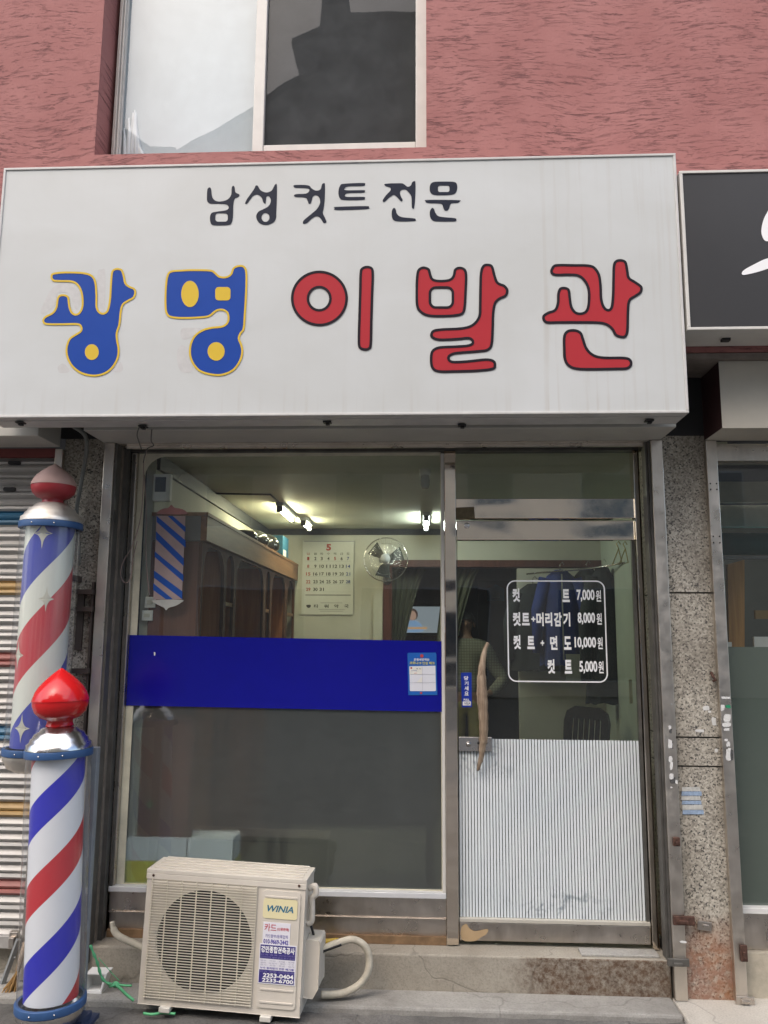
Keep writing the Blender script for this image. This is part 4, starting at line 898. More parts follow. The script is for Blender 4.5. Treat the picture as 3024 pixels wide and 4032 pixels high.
for k in range(56):
    a0 = 2 * math.pi * k / 56; pts = [(fc.x + rr_ * math.cos(a0 + tw), fy_ - d_, fc.z + rr_ * math.sin(a0 + tw)) for rr_, d_, tw in ((0.045, .075, 0), (fr_ * .5, .07, .06), (fr_ * .85, .045, .12), (fr_, 0, .15))]
    m.tube(pts, 0.0014, 4, cap=False)
for rr_, d_ in ((fr_, 0), (fr_ * .72, .06)):
    pts = [(fc.x + rr_ * math.cos(2 * math.pi * i / 40), fy_ - d_, fc.z + rr_ * math.sin(2 * math.pi * i / 40)) for i in range(41)]; m.tube(pts, 0.005 if d_ == 0 else .002, 6, cap=False)
m.build('cage', M_CHROME, FN)
m = MB(); m.lathe([(0, 0), (0.045, 0.0), (0.045, -0.012), (0, -0.015)], (fc.x, fy_ - .075, fc.z), (0, 1, 0), 20); m.build('badge', M_GREYP, FN)
# ceiling lamps
E_WARM = emit('warm fluorescent tube', (1.0, 0.93, 0.62), 48); E_COOL = emit('cool fluorescent tube', (0.93, 1.0, 0.92), 48)
def lampthing(lab, x, y0, y1, mat, arm=None):
    o = thing('ceiling_lamp', lab, 'lamp', (x, (y0 + y1) / 2, CZ))
    m = MB(); m.box(x - .03, x + .03, y0 - .03, y1 + .03, CZ - .03, CZ - .001); m.build('fitting', M_GREYP, o, bev=0.004)
    m = MB(); m.tube([(x, y0, CZ - .055), (x, y1, CZ - .055)], 0.014, 12); m.build('tube', mat, o)
    m = MB(); m.box(x - .022, x + .022, y0 - .025, y0 - .001, CZ - .075, CZ - .0305); m.box(x - .022, x + .022, y1 + .001, y1 + .025, CZ - .075, CZ - .0305); m.build('holder', M_DARK, o)
    return o
lampthing('lit ceiling tube in a dark holder above the cabinet, nearer the window', -1.10, 1.95, 2.5, E_WARM)
lampthing('lit ceiling tube near the back wall, second one above the cabinet', -1.03, 2.72, 3.05, E_WARM)
lampthing('lit white ceiling tube above the wall fan', 0.02, 2.45, 3.05, E_COOL)
c = atz(1674, 1880, CZ - .05); SN = thing('ceiling_socket', 'unlit glass lamp socket on the ceiling near the mullion', 'lamp', (c.x, c.y, CZ))
m = MB(); m.lathe([(0, 0), (0.035, 0), (0.035, -0.03), (0.03, -0.035), (0, -0.035)], (c.x, c.y, CZ - .001), (0, 0, 1), 20); m.build('base', M_WHITEP, SN)
m = MB(); m.lathe([(0.024, 0), (0.028, -0.03), (0.028, -0.06), (0.02, -0.08), (0, -0.082)], (c.x, c.y, CZ - .037), (0, 0, 1), 20); m.build('bulb', plain('grey glass jar', (0.35, 0.36, 0.33), 0.1), SN)
m = MB(); m.tube([(-1.49, 1.5, CZ - .008), (-1.1, 1.55, CZ - .008), (-1.1, 1.9, CZ - .008)], 0.007, 6); tag(m.build('ceiling_cable', M_TRIM), 'dark cable along the ceiling to the nearer lamp', 'cable')
# meter box, switches by the left stile
a, b = at(603, 1865, 0.21), at(668, 1972, 0.21)
m = MB(); m.box(a.x, b.x, 0.21, 0.248, b.z, a.z); mb_ = m.build('meter_box', M_WHITEP, bev=0.006); tag(mb_, 'white electric meter box high inside the left end of the window', 'meter box')
m = MB(); m.box(a.x + .015, b.x - .025, 0.206, 0.2095, b.z + .05, a.z - .02); dd = m.build('display', M_BLACK, mb_)
for (x0, y0, x1, y1, lab) in ((571, 2350, 611, 2393, 'upper white switch plate beside the emblem'), (559, 2403, 600, 2444, 'lower white switch plate just above the blue band')):
    a, b = at(x0, y0, 0.225), at(x1, y1, 0.225); m = MB(); m.box(a.x, b.x, 0.222, 0.232, b.z, a.z); s1 = m.build('switch_plate', M_WHITEP, bev=0.003); tag(s1, lab, 'switch')
    m = MB(); m.box(a.x + .015, b.x - .015, 0.218, 0.2215, b.z + .018, a.z - .018); s2 = m.build('rocker', plain('ivory', (0.6, 0.58, 0.5), 0.4), s1)
# the switch board panel they sit on
a, b = at(556, 2010, .335), at(700, 2500, .335); m = MB(); m.box(-1.5, b.x, .325, .345, 0.2, 2.19)
BN = thing('added_bench', 'dark seat added to block the bright wall behind the frosted lower glass', 'added_bench', (-.4, 1.0, FZ))  # invented seat, added to block the lit wall so the frosted pane stays dark
m = MB(); m.box(-.98, .085, .98, 1.06, FZ + .35, 1.27); m.build('backrest', plain('charcoal vinyl', (0.035, 0.038, 0.042), .6), BN, bev=.02)
m = MB(); m.box(-.98, .085, 1.061, 1.5, FZ + .33, FZ + .47); m.build('seat', plain('charcoal vinyl', (0.035, 0.038, 0.042), .6), BN, bev=.02)
for x_ in (-.95, .01):
    for y_ in (.99, 1.44): boxpart('leg', M_BLACK, BN, x_, x_ + .045, y_, y_ + .045, FZ, FZ + .328)
# television in the back room
ty = 5.3; a, b = at(1575, 2388, ty), at(1745, 2492, ty)
TV = thing('television', 'switched on television showing a newsreader in the back room', 'television', ((a.x + b.x) / 2, ty, b.z))
m = MB(); m.box(a.x - .03, b.x + .03, ty, ty + .06, b.z - .03, a.z + .03); m.build('casing', M_BLACK, TV, bev=0.004)
m = MB(); y_ = ty - .002
def zt2(p): q_ = at(700 + p[0] / 1.508, 1700 + p[1] / 1.508, y_); return (q_.x, q_.z)
flat(m, [[(a.x, b.z), (b.x, b.z), (b.x, a.z), (a.x, a.z)]], y_, 0)
flat(m, [[zt2(p) for p in ell(1393, 1085, 33, 36, 20)]], y_ - .001, 1); flat(m, [[zt2(p) for p in ell(1394, 1092, 22, 28, 18)]], y_ - .002, 2)
flat(m, [[zt2(p) for p in smoothloop([(1340, 1185), (1350, 1140), (1380, 1122), (1410, 1122), (1440, 1140), (1456, 1185)])]], y_ - .0015, 3)
flat(m, [[zt2(p) for p in [(1345, 1160), (1480, 1160), (1480, 1172), (1345, 1172)]]], y_ - .0025, 4)
m.build('screen', [emit('screen grey', (0.20, 0.23, 0.26), .45), emit('screen hair', (0.05, 0.03, 0.025), .45), emit('screen skin', (0.33, 0.21, 0.16), .45), emit('screen blue', (0.16, 0.26, 0.42), .45), emit('screen caption', (0.45, 0.25, 0.1), .45)], TV)
m = MB(); m.box(a.x - .2, b.x + .2, ty - .1, ty + .28, FZ, b.z - .031); tag(m.build('tv_cabinet', M_CAB, bev=.005), 'dark cabinet carrying the television in the back room', 'cabinet')
# drapes of the back opening
def drape(lab, top, bot, y_, mat):
    (tx0, tx1, tz_), (bx0, bx1, bz_) = top, bot; m = MB(); nx, nz = 26, 12; vs = []
    for j in range(nz + 1):
        f = j / nz; g_ = f ** 0.7
        for i in range(nx + 1):
            u = i / nx; x = (tx0 + (bx0 - tx0) * g_) * (1 - u) + (tx1 + (bx1 - tx1) * g_) * u
            vs.append((x, y_ + 0.02 * math.sin(u * 28), tz_ + (bz_ - tz_) * f))
    m.add(vs, [(j * (nx + 1) + i, j * (nx + 1) + i + 1, (j + 1) * (nx + 1) + i + 1, (j + 1) * (nx + 1) + i) for j in range(nz) for i in range(nx)], 0, True)
    tag(m.build('curtain', mat), lab, 'curtain')
M_DRAPE = plain('pale green cloth', (0.11, 0.115, 0.075), 0.85, var=0.1)
a, b = at(1540, 2220, 3.68), at(1560, 2500, 3.68)
drape('pale green drape gathered at the left of the back opening', (dwx + .05, dwx + .38, 2.33), (dwx + .05, dwx + .12, 1.4), 3.68, M_DRAPE)
a = at(1890, 2245, 3.68).x; b = at(1720, 2500, 3.68).x
drape('pale green drape pulled aside behind the mullion', (b + .10, a, 2.33), (b - .05, b + .10, 1.2), 3.68, M_DRAPE)
# hanging clothes
def garment(name, lab, cat, cx_, y_, zt_, zb_, wt_, wbt, mat, zip_=None):
    o = thing(name, lab, cat, (cx_, y_, zb_)); m = MB(); n = 30; rows_ = 16; vs = []; rr_ = random.Random(name + lab)
    ph = [rr_.uniform(0, 6) for _ in range(3)]
    for j in range(rows_ + 1):
        f = j / rows_; z_ = zt_ + (zb_ - zt_) * f
        hw = (0.05 + (wt_ - 0.05) * min(1, f / .16) ** .6) if f < .16 else wt_ + (wbt - wt_) * (f - .16) / .84
        for i in range(n):
            a0 = 2 * math.pi * i / n; fold = 1 + 0.10 * math.sin(5 * a0 + ph[0] + f * 2) * f + .05 * math.sin(9 * a0 + ph[1])
            vs.append((cx_ + hw * math.cos(a0) * fold, y_ + 0.07 * math.sin(a0) * fold, z_ + (0.01 * math.sin(6 * a0) if j == rows_ else 0)))
    m.add(vs, [(j * n + i, j * n + (i + 1) % n, (j + 1) * n + (i + 1) % n, (j + 1) * n + i) for j in range(rows_) for i in range(n)], 0, True); m.build('body', mat, o)
    for s_ in (-1, 1):
        m = MB(); L_ = (zt_ - zb_) * .82
        m.tube([(cx_ + s_ * (wt_ - .03), y_, zt_ - .08), (cx_ + s_ * (wt_ + .05), y_ - .01, zt_ - .08 - L_ * .4), (cx_ + s_ * (wt_ + .06), y_ - .02, zt_ - .08 - L_ * .95)], [0.065, 0.06, 0.045], 12); m.build('sleeve', mat, o)
    if zip_: m = MB(); m.box(cx_ - .006, cx_ + .006, y_ - .085, y_ - .078, zb_ + .05, zt_ - .04); m.build('zip', zip_, o)
    m = MB(); m.tube([(cx_, y_, zt_ - .02), (cx_, y_, zt_ + .05), (cx_ + .02, y_, zt_ + .075), (cx_ + .035, y_, zt_ + .05)], 0.003, 6); m.build('hook', M_CHROME, o)
    return o
M_JKB = plain('blue jacket cloth', (0.010, 0.028, 0.17), 0.7, var=0.2); M_JKD = plain('dark coat cloth', (0.017, 0.022, 0.024), 0.85, var=0.2)
jy = 3.30; a = at(2205, 2245, jy); b = at(2205, 2620, jy)
garment('jacket', 'blue zipped jacket hanging behind the price lettering', 'jacket', a.x, jy, a.z, b.z, 0.16, 0.19, M_JKB, M_GREYP)
jy = 2.9; a = at(2385, 2235, jy); b = at(2395, 2770, jy)
garment('coat', 'long dark coat hanging at the right beside the pale wall', 'coat', a.x - .03, jy, a.z, b.z, 0.11, 0.16, M_JKD)
jy = 3.42; a = at(2098, 2300, jy); b = at(2098, 2640, jy)
garment('coat', 'dark coat hanging left of the blue jacket', 'coat', a.x, jy, a.z, b.z, 0.17, 0.21, M_JKD)
jy = 3.36; a = at(2310, 2240, jy); b = at(2310, 2640, jy)
garment('coat', 'dark coat squeezed between the blue jacket and the long coat', 'coat', a.x, jy, a.z, b.z, 0.14, 0.2, M_JKD)
rl = MB(); a = at(2330, 2150, 2.9); rl.tube([(0.95, 3.42, 2.26), (a.x, 2.9, 2.27), (1.62, 2.2, 2.27)], 0.008, 8)
tag(rl.build('clothes_rail', M_CHROME), 'thin metal clothes rail across the right back corner', 'rail')
for i, (px_, lab) in enumerate(((2436, 'front one of two gold wire hangers on the right wall'), (2462, 'rear one of two gold wire hangers on the right wall'))):
    y_ = 1.9 + i * .14; p = at(px_, 2160, y_); m = MB(); w2 = .09
    X, Z = min(p.x, 1.6), p.z
    m.tube([(X + .015, y_, Z + .03), (X, y_, Z + .055), (X - .015, y_, Z + .035), (X, y_, Z), (X - w2 * .7, y_ - w2 * .5, Z - .13), (X + w2 * .35, y_ + w2 * .6, Z - .10), (X, y_, Z)], 0.004, 6)
    tag(m.build('hanger', plain('gold wire', (0.35, 0.27, 0.08), 0.35, 0.6)), lab, 'hanger')
a, b = at(2228, 2575, 3.1), at(2300, 2690, 3.1); m = MB(); m.box(a.x, b.x, 3.1, 3.105, b.z, a.z); tag(m.build('paper', plain('pale paper', (0.4, 0.42, 0.36), 0.8)), 'blank pale sheet hanging below the blue jacket', 'paper')
a, b = at(2476, 2676, 1.2), at(2492, 2770, 1.2); m = MB(); m.box(a.x, b.x, 1.2, 1.204, b.z, a.z); tag(m.build('tape_strip', plain('yellowed tape', (0.5, 0.46, 0.28), 0.6)), 'yellowed tape strip low on the right edge of the door glass', 'tape')
HS = thing('house_sticker', 'teal house shaped sticker on a dark board in the back room', 'sticker', (at(1952, 2366, 4.9).x, 4.9, at(1952, 2366, 4.9).z))
m = MB(); zz = lambda p: (at(1700 + p[0] / 1.659, 1700 + p[1] / 1.659, 4.9).x, at(1700 + p[0] / 1.659, 1700 + p[1] / 1.659, 4.9).z)
m.prism([[zz(p) for p in [(362, 1105), (474, 1105), (474, 1025), (420, 998), (362, 1025)]]], 4.895, 4.9); m.build('backing', plain('teal print', (0.02, 0.09, 0.12), 0.5), HS)
m = MB(); flat(m, [[zz(p) for p in rrect(418, 1070, 24, 14, 3)]], 4.893); m.build('emblem', plain('pale teal', (0.2, 0.32, 0.34), 0.5), HS)
m = MB(); m.box(at(1880, 2300, 4.93).x, at(2090, 2300, 4.93).x, 4.91, 4.95, 0.2, 2.3); tag(m.build('board', plain('dark panel', (0.035, 0.035, 0.033), 0.6)), 'dark upright board in the back room carrying the teal sticker', 'board')
# plastic chair
cc = at(2215, 2860, 2.3); CH = thing('chair', 'black slatted plastic chair behind the ribbed door film', 'chair', (cc.x, 2.3, FZ), (0, 0, R(-48)))
M_CHR = plain('black chair plastic', (0.012, 0.013, 0.014), 0.35); sz_ = 0.45
m = MB(); m.box(-.21, .21, -.2, .2, sz_ - .03, sz_); m.build('seat', M_CHR, CH, bev=0.012, local=True)
m = MB(); ztop = at(2200, 2765, 2.5).z - FZ
out = [(-.2, sz_), (.2, sz_), (.215, ztop - .12), (.19, ztop - .04), (.11, ztop), (-.11, ztop), (-.19, ztop - .04), (-.215, ztop - .12)]
hl = []
for x_ in (-.13, -.078, -.026, .026, .078, .13): hl.append(rrect(x_, (sz_ + ztop) / 2 + .0, .012, (ztop - sz_) / 2 - .09, .01, 3))
m.prism([out] + hl, .17, .195, M=Matrix.Rotation(R(-8), 4, 'X')); m.build('backrest', M_CHR, CH, bev=0.004, local=True)
for sx_ in (-1, 1):
    for sy_ in (-1, 1):
        m = MB(); m.tube([(sx_ * .18, sy_ * .17, sz_ - .03), (sx_ * .23, sy_ * .22, 0)], [.025, .018], 8); m.build('leg', M_CHR, CH, local=True)
    m = MB(); m.tube(spline([(sx_ * .2, .19, sz_ + .2), (sx_ * .24, .05, sz_ + .21), (sx_ * .24, -.12, sz_ + .19), (sx_ * .2, -.17, sz_ - .01)], 4), .017, 8); m.build('armrest', M_CHR, CH, local=True)
# boxes behind the frosted glass
M_CARTW = plain('white carton', (0.80, 0.82, 0.82), 0.6, var=0.04); M_CARTY = plain('yellow carton', (0.74, 0.68, 0.05), 0.6, var=0.04)
a0, a1, a2 = at(501, 3400, .235).x, at(740, 3400, .235).x, at(919, 3400, .235).x
ztp = at(700, 3296, .235).z; zmd = at(700, 3385, .235).z
for x0, x1, lab in ((a0, a1 - .004, 'left white and yellow carton behind the frosted glass'), (a1 + .004, a2, 'right white and yellow carton behind the frosted glass')):
    x0 = max(x0, lw_ - .04)
    m = MB(); m.box(x0, x1,   .2, .4, FZ, zmd, 1); m.box(x0, x1, .2, .4, zmd + .0005, ztp, 0); tag(m.build('carton', [M_CARTW, M_CARTY]), lab, 'box')
a, b = at(490, 2990, .26), at(550, 3290, .26)
m = MB(); m.lathe([(0, 0), (.05, 0), (.05, .12), (.06, .16), (.04, .25), (.02, .28), (0, .28)], (-1.44, .29, ztp + .001), (0, 0, 1), 16); m.lathe([(.0505, .0), (.0505, .1)], (-1.44, .29, ztp + .01), (0, 0, 1), 16, 1); m.lathe([(.021, .2), (.045, .24), (.03, .34), (0, .36)], (-1.44, .29, ztp + .05), (0, 0, 1), 16, 2)
tag(m.build('bottle', [plain('green plastic', (0.03, 0.16, 0.07), 0.4), plain('yellow label', (0.5, 0.42, 0.05), 0.5), plain('blue cap', (0.02, 0.1, 0.25), 0.4)]), 'green and blue bottle on the cartons behind the left edge of the frosted glass', 'bottle')

# ================================================================== PERSON (seen from behind in the back room)
PY = 3.82
pc = at(1834, 2450, PY); ht = at(1834, 2408, PY).z
PX = pc.x; hgt = ht - FZ
PR = thing('person', 'person with dark hair seen from behind in a checked shirt with one elbow out', 'person', (PX, PY, FZ))
k = hgt / 1.72
def skinmesh(name, verts, edges, radii, mat, parent, root=0, sub=2):
    me = bpy.data.meshes.new(name); me.from_pydata([Vector(v) * k for v in verts], edges, []); o = bpy.data.objects.new(name, me); C.objects.link(o); o.parent = parent
    me.materials.append(mat); md = o.modifiers.new('skin', 'SKIN'); md.use_smooth_shade = True
    sv = me.skin_vertices[0].data
    for i, r1 in enumerate(radii):
        rx_, ry_ = r1 if isinstance(r1, tuple) else (r1, r1); sv[i].radius = (rx_ * k, ry_ * k); sv[i].use_root = (i == root)
    o.modifiers.new('sub', 'SUBSURF').levels = sub; o.modifiers['sub'].render_levels = sub
    return o
M_SKIN = plain('skin', (0.30, 0.17, 0.115), 0.5); M_HAIR = plain('black hair', (0.010, 0.009, 0.008), 0.5, var=0.3, bump=0.6, bscale=200)
V = [(0, 0, .92), (0, 0, 1.10), (0, .01, 1.28), (0, .01, 1.40), (0, .0, 1.48), (0, .015, 1.54), (0, .01, 1.62), (0, .0, 1.68)]
E_ = [(i, i + 1) for i in range(7)]; Rd = [(.13, .09), (.12, .09), (.145, .095), (.095, .07), (.05, .05), (.06, .07), (.075, .09), (.06, .07)]
def arm(s_, pts, rad):
    b0 = len(V); prev = 3
    for p, r1 in zip(pts, rad):
        V.append((s_ * p[0], p[1], p[2])); Rd.append(r1); E_.append((prev, len(V) - 1)); prev = len(V) - 1
    # five fingers
    h = V[prev]; 
    for q, (dx, dz, l1) in enumerate(((-.030, .0, .06), (-.014, -.01, .075), (.002, -.012, .08), (.018, -.01, .07), (.034, .005, .05))):
        if q == 0: f1 = (h[0] + .035 * -s_, h[1] - .02, h[2] + .02); f2 = (f1[0] - .015 * s_, f1[1] - .02, f1[2] - .03)
        else: f1 = (h[0] + dx * .6, h[1] - .015, h[2] - .05); f2 = (h[0] + dx * .7, h[1] + .012, h[2] - .05 - l1 * .7)
        for f in (f1, f2): V.append(f); Rd.append(.0095)
        E_.append((prev, len(V) - 2)); E_.append((len(V) - 2, len(V) - 1))
arm(1, [(.17, .0, 1.38), (.27, .06, 1.20), (.36, .05, 1.08), (.27, -.04, .98), (.19, -.09, .95), (.165, -.10, .94)], [.06, .05, .043, .036, .026, .03])
arm(-1, [(.17, .0, 1.38), (.22, .03, 1.24), (.25, .03, 1.10), (.26, -.03, .97), (.26, -.07, .86), (.26, -.08, .82)], [.06, .05, .043, .036, .026, .03])
for s_ in (-1, 1):
    prev = 0
    for p, r1 in (((.09, .0, .86), .09), ((.10, -.01, .48), .062), ((.105, .02, .10), .042), ((.105, .02, .05), .04), ((.11, -.12, .035), .033)):
        V.append((s_ * p[0], p[1], p[2])); Rd.append(r1); E_.append((prev, len(V) - 1)); prev = len(V) - 1
skinmesh('body', V, E_, Rd, M_SKIN, PR)
# face, ears (turned away)
m = MB(); m.ellipsoid((0, -.095 * k, 1.60 * k), (.014 * k, .022 * k, .022 * k), 10)
for s_ in (-1, 1): m.ellipsoid((s_ * .082 * k, .01 * k, 1.60 * k), (.012 * k, .022 * k, .033 * k), 10)
m.build('ear_and_nose', M_SKIN, PR, local=True)
m = MB()
for s_ in (-1, 1): m.ellipsoid((s_ * .03 * k, -.084 * k, 1.625 * k), (.011 * k, .008 * k, .007 * k), 10)
m.build('eye', M_BLACK, PR, local=True)
m = MB(); n2 = 20; vs = []
for j in range(9):
    th = j / 8 * R(118)
    for i in range(n2):
        a0 = 2 * math.pi * i / n2; fr = max(0, -math.sin(a0)); th2 = th * (1 - .38 * fr)
        vs.append((.093 * k * math.sin(th2) * math.cos(a0), (.018 + .108 * math.sin(th2) * math.sin(a0)) * k, (1.618 + .112 * math.cos(th2)) * k))
m.add(vs, [(j * n2 + i, j * n2 + (i + 1) % n2, (j + 1) * n2 + (i + 1) % n2, (j + 1) * n2 + i) for j in range(8) for i in range(n2)], 0, True); m.build('hair', M_HAIR, PR, local=True)
V = [(0, 0, .90), (0, 0, 1.10), (0, .01, 1.28), (0, .01, 1.40), (0, .005, 1.475)]; E_ = [(0, 1), (1, 2), (2, 3), (3, 4)]; Rd = [(.165, .12), (.155, .12), (.18, .125), (.155, .11), (.085, .085)]
for s_, pts in ((1, [(.18, .0, 1.375), (.27, .06, 1.20), (.36, .05, 1.08), (.27, -.04, .985), (.215, -.075, .962)]), (-1, [(.18, .0, 1.375), (.22, .03, 1.24), (.25, .03, 1.10), (.26, -.03, .97), (.26, -.055, .90)])):
    prev = 3
    for p, r1 in zip(pts, (.085, .075, .068, .055, .048)):
        V.append((s_ * p[0], p[1], p[2])); Rd.append(r1); E_.append((prev, len(V) - 1)); prev = len(V) - 1
skinmesh('shirt', V, E_, Rd, m_check(), PR)
V = [(0, 0, .98), (0, 0, .90)]; E_ = [(0, 1)]; Rd = [(.155, .115), (.16, .12)]
for s_ in (-1, 1):
    prev = 1
    for p, r1 in (((.09, .0, .84), .105), ((.10, -.01, .48), .085), ((.105, .02, .09), .07)):
        V.append((s_ * p[0], p[1], p[2])); Rd.append(r1); E_.append((prev, len(V) - 1)); prev = len(V) - 1
skinmesh('trousers', V, E_, Rd, plain('khaki cloth', (0.24, 0.21, 0.08), 0.85), PR)
m = MB()
for s_ in (-1, 1): m.ellipsoid((s_ * .108 * k, -.04 * k, .04 * k), (.05 * k, .13 * k, .045 * k), 14)
m.build('shoes', M_BLACK, PR, local=True)

# ================================================================== BARBER POLES
GL_TUBE = glass('clear pole cover', (0.93, 0.94, 0.95), 0.05, 0.05, (0.55, 0.55, 0.55), rough=0.08)
def pole(lab, top, bot, rad, cols, fr, period, turn, fade, mfin, mcap, mring, fin_h, fin_w, two=None):
    top, bot = Vector(top), Vector(bot); ax = (top - bot); Ln = ax.length
    o = thing('barber_pole', lab, 'barber pole', bot); o.rotation_euler = Vector((0, 0, 1)).rotation_difference(ax.normalized()).to_euler()
    r1 = rad
    m = MB(); m.lathe([(r1 * .78, 0.02), (r1 * .78, Ln - .01)], n=48); m.build('drum', m_helix('stripes ' + lab[:14], cols, period, fr, turn, fade), o, local=True)
    m = MB(); m.lathe([(r1 * .96, 0.012), (r1 * .96, Ln - .012)], n=48); m.build('cover', GL_TUBE, o, local=True)
    for z_, nm in ((0, 'ring'), (Ln, 'ring')):
        m = MB(); m.lathe([(r1 * .9, z_ - .016), (r1 * 1.012, z_ - .0155), (r1 * 1.016, z_ - .014), (r1 * 1.016, z_ + .014), (r1 * 1.012, z_ + .0155), (r1 * .9, z_ + .016)], n=48); rg = m.build(nm, mring, o, local=True)
        for a0 in (-100, -60): m = MB(); m.ellipsoid((r1 * 1.017 * math.cos(R(a0)), r1 * 1.017 * math.sin(R(a0)), z_), (.004, .004, .004), 8); m.build('screw', M_CHROME, rg, local=True)
    m = MB(); m.lathe([(r1 * .99, Ln + .018), (r1 * .97, Ln + .04), (r1 * .88, Ln + .05), (r1 * .86, Ln + .062), (r1 * .78, Ln + .072), (r1 * .74, Ln + .085), (r1 * .62, Ln + .095), (r1 * .55, Ln + .108), (r1 * .42, Ln + .116), (0, Ln + .118)], n=48); m.build('dome', mcap, o, local=True)
    h0 = Ln + .117; H = fin_h; rf = r1 * fin_w
    pr = [(.50, 0), (.46, .06), (.47, .10), (.72, .14), (.92, .24), (1.0, .36), (1.0, .43)]
    pr2 = [(1.02, .43), (1.02, .445), (.985, .50), (.92, .585), (.80, .675), (.64, .76), (.46, .84), (.28, .91), (.12, .965), (.03, .995), (0, 1.0)]
    m = MB(); m.lathe([(a_ * rf, h0 + b_ * H) for a_, b_ in pr], n=40, mat=0); m.lathe([(a_ * rf, h0 + b_ * H) for a_, b_ in pr2], n=40, mat=1); m.build('finial', [mfin, two or mfin], o, local=True)
    m = MB(); m.lathe([(r1 * .99, -.018), (r1 * .97, -.04), (r1 * .9, -.05), (r1 * .84, -.075), (r1 * .6, -.095), (r1 * .4, -.10), (0, -.10)], n=48); m.build('bottom_cap', mcap, o, local=True)
    return o, Ln
M_FADE = plain('sun faded finial', (0.50, 0.33, 0.29), 0.65, var=0.07); M_FRED = plain('dull red plastic', (0.40, 0.035, 0.045), 0.4, var=0.06); M_FINR = plain('glossy red plastic', (0.56, 0.012, 0.014), 0.16, var=0.04)
M_RING = plain('blue ring paint', (0.03, 0.085, 0.215), 0.5, var=0.15); M_DULLCAP = m_steel('dull spun cap', (0.66, 0.63, 0.58), 0.45, 0.05, grime=0.2)
yu, yl = -0.17, -0.46
tu, bu = at(201, 2072, yu), at(139, 2955, yu); ru = (at(320, 2075, yu) - at(83, 2075, yu)).length / 2
UP, lu = pole('faded barber pole with a pink finial and white stars, hung behind the newer one', tu, bu, ru / 1.035, [(0.56, 0.06, 0.075), (0.74, 0.77, 0.68), (0.06, 0.08, 0.42), (0.74, 0.77, 0.68)], [.29, .21, .29, .21], 0.86, 0.54, 0.12, M_FRED, M_DULLCAP, M_RING, .205, .72, two=M_FADE)
tl, bl = at(232, 2962, yl), at(200, 3945, yl); rl_ = (at(360, 2960, yl) - at(104, 2960, yl)).length / 2
LP, ll = pole('bright barber pole with a glossy red finial standing in front', tl, bl, rl_ / 1.035, [(0.58, 0.018, 0.03), (0.84, 0.85, 0.87), (0.012, 0.014, 0.50), (0.84, 0.85, 0.87)], [.23, .27, .23, .27], 0.64, 0.33, 0.0, M_FINR, M_CHROME, M_RING, .255, .84)
# stars on the faded pole
rd_ = ru / 1.035 * .78 + .0015; M_STAR = plain('star white', (0.60, 0.60, 0.50), 0.4)
for ang, z_, s_ in ((-82, lu - .05, .062), (-64, lu - .37, .05), (-130, lu - .64, .06), (-100, lu - .98, .055)):
    lp = []
    for i in range(32):
        t = 2 * math.pi * i / 32; rr_ = s_ / (abs(math.cos(t)) ** .55 + abs(math.sin(t)) ** .55) ** (1 / .55) 
        lp.append((rr_ * .75 * math.cos(t), rr_ * 1.25 * math.sin(t)))
    b0 = [(rd_ * math.cos(R(ang) + p[0] / rd_), rd_ * math.sin(R(ang) + p[0] / rd_), z_ + p[1]) for p in lp]
    m = MB(); m.add([(rd_ * math.cos(R(ang)), rd_ * math.sin(R(ang)), z_)] + b0, [(0, 1 + i, 1 + (i + 1) % 32) for i in range(32)])
    m.build('star', M_STAR, UP, local=True)
# stands and brackets
M_IRON = plain('brown iron', (0.06, 0.045, 0.038), 0.6); q0 = tu
for lab, z_ in (('upper iron arm behind the top of the faded pole', 1.95), ('lower iron arm behind the faded pole', 1.36)):
    m = MB(); m.box(q0.x + .05, q0.x + .09, yu + .1, 0.03, z_, z_ + .03); m.build('bracket', M_IRON, UP)
for lab, z_ in (('topmost iron strap on the left pillar beside the faded pole', at(330, 2330, -.02).z), ('middle iron strap on the left pillar beside the faded pole', at(330, 2398, -.02).z), ('lowest iron strap on the left pillar just right of the bright finial', at(320, 2642, -.02).z)):
    m = MB(); m.box(-1.80, -1.705, -.03, .028, z_ - .012, z_ + .012); tag(m.build('iron_strap', M_IRON), lab, 'strap')
PS = thing('pole_stand', 'grey steel post and foot behind the bright barber pole', 'stand', (bl.x + .1, yl + .2, 0))
m = MB(); m.box(bl.x + .035, bl.x + .08, yl + .15, yl + .19, -.03, 1.16); m.build('post', plain('grey painted post', (0.22, 0.24, 0.26), 0.5, var=0.15), PS, bev=0.003)
m = MB(); m.box(bl.x + .03, bl.x + .12, yl + .05, yl + .16, .0, .025); m.box(bl.x - .1, bl.x + .14, yl - .08, yl + .2, -.02, -.001); m.box(bl.x - .03, bl.x + .03, yl - .03, yl + .03, -.001, .02); m.build('foot', plain('navy foot paint', (0.03, 0.045, 0.10), 0.5, var=0.2), PS)

# ================================================================== AIR CONDITIONER OUTDOOR UNIT
AW, AH, AD = 0.742, 0.56, 0.20
a0 = Vector((-1.300, -0.245, 0.036)); a1 = Vector((-0.552, -0.285, 0.012))
ex = (a1 - a0).normalized()
AC = thing('air_conditioner', 'beige outdoor air conditioner unit with stickers standing before the shop window', 'air conditioner', (a0 + a1) / 2)
yw = math.atan2(ex.y, ex.x); tilt = -math.asin(ex.z)
AC.location.x += .004
AC.rotation_euler = (0, tilt, yw)
hw = AW / 2
def u2(u, v): return (-hw + AW * u, AH * (1 - v))
m = MB()
gx0_, gx1_, gz0_, gz1_ = -hw + .028, -hw + .70 * AW, .035, AH - .032
cxx, czz, rr0 = -hw + .385 * AW, AH * .50, .222
fr_out = [(-hw, 0), (hw, 0), (hw, AH), (-hw, AH)]
m.prism([fr_out, ell(cxx, czz, rr0, rr0, 48)], 0, .012)
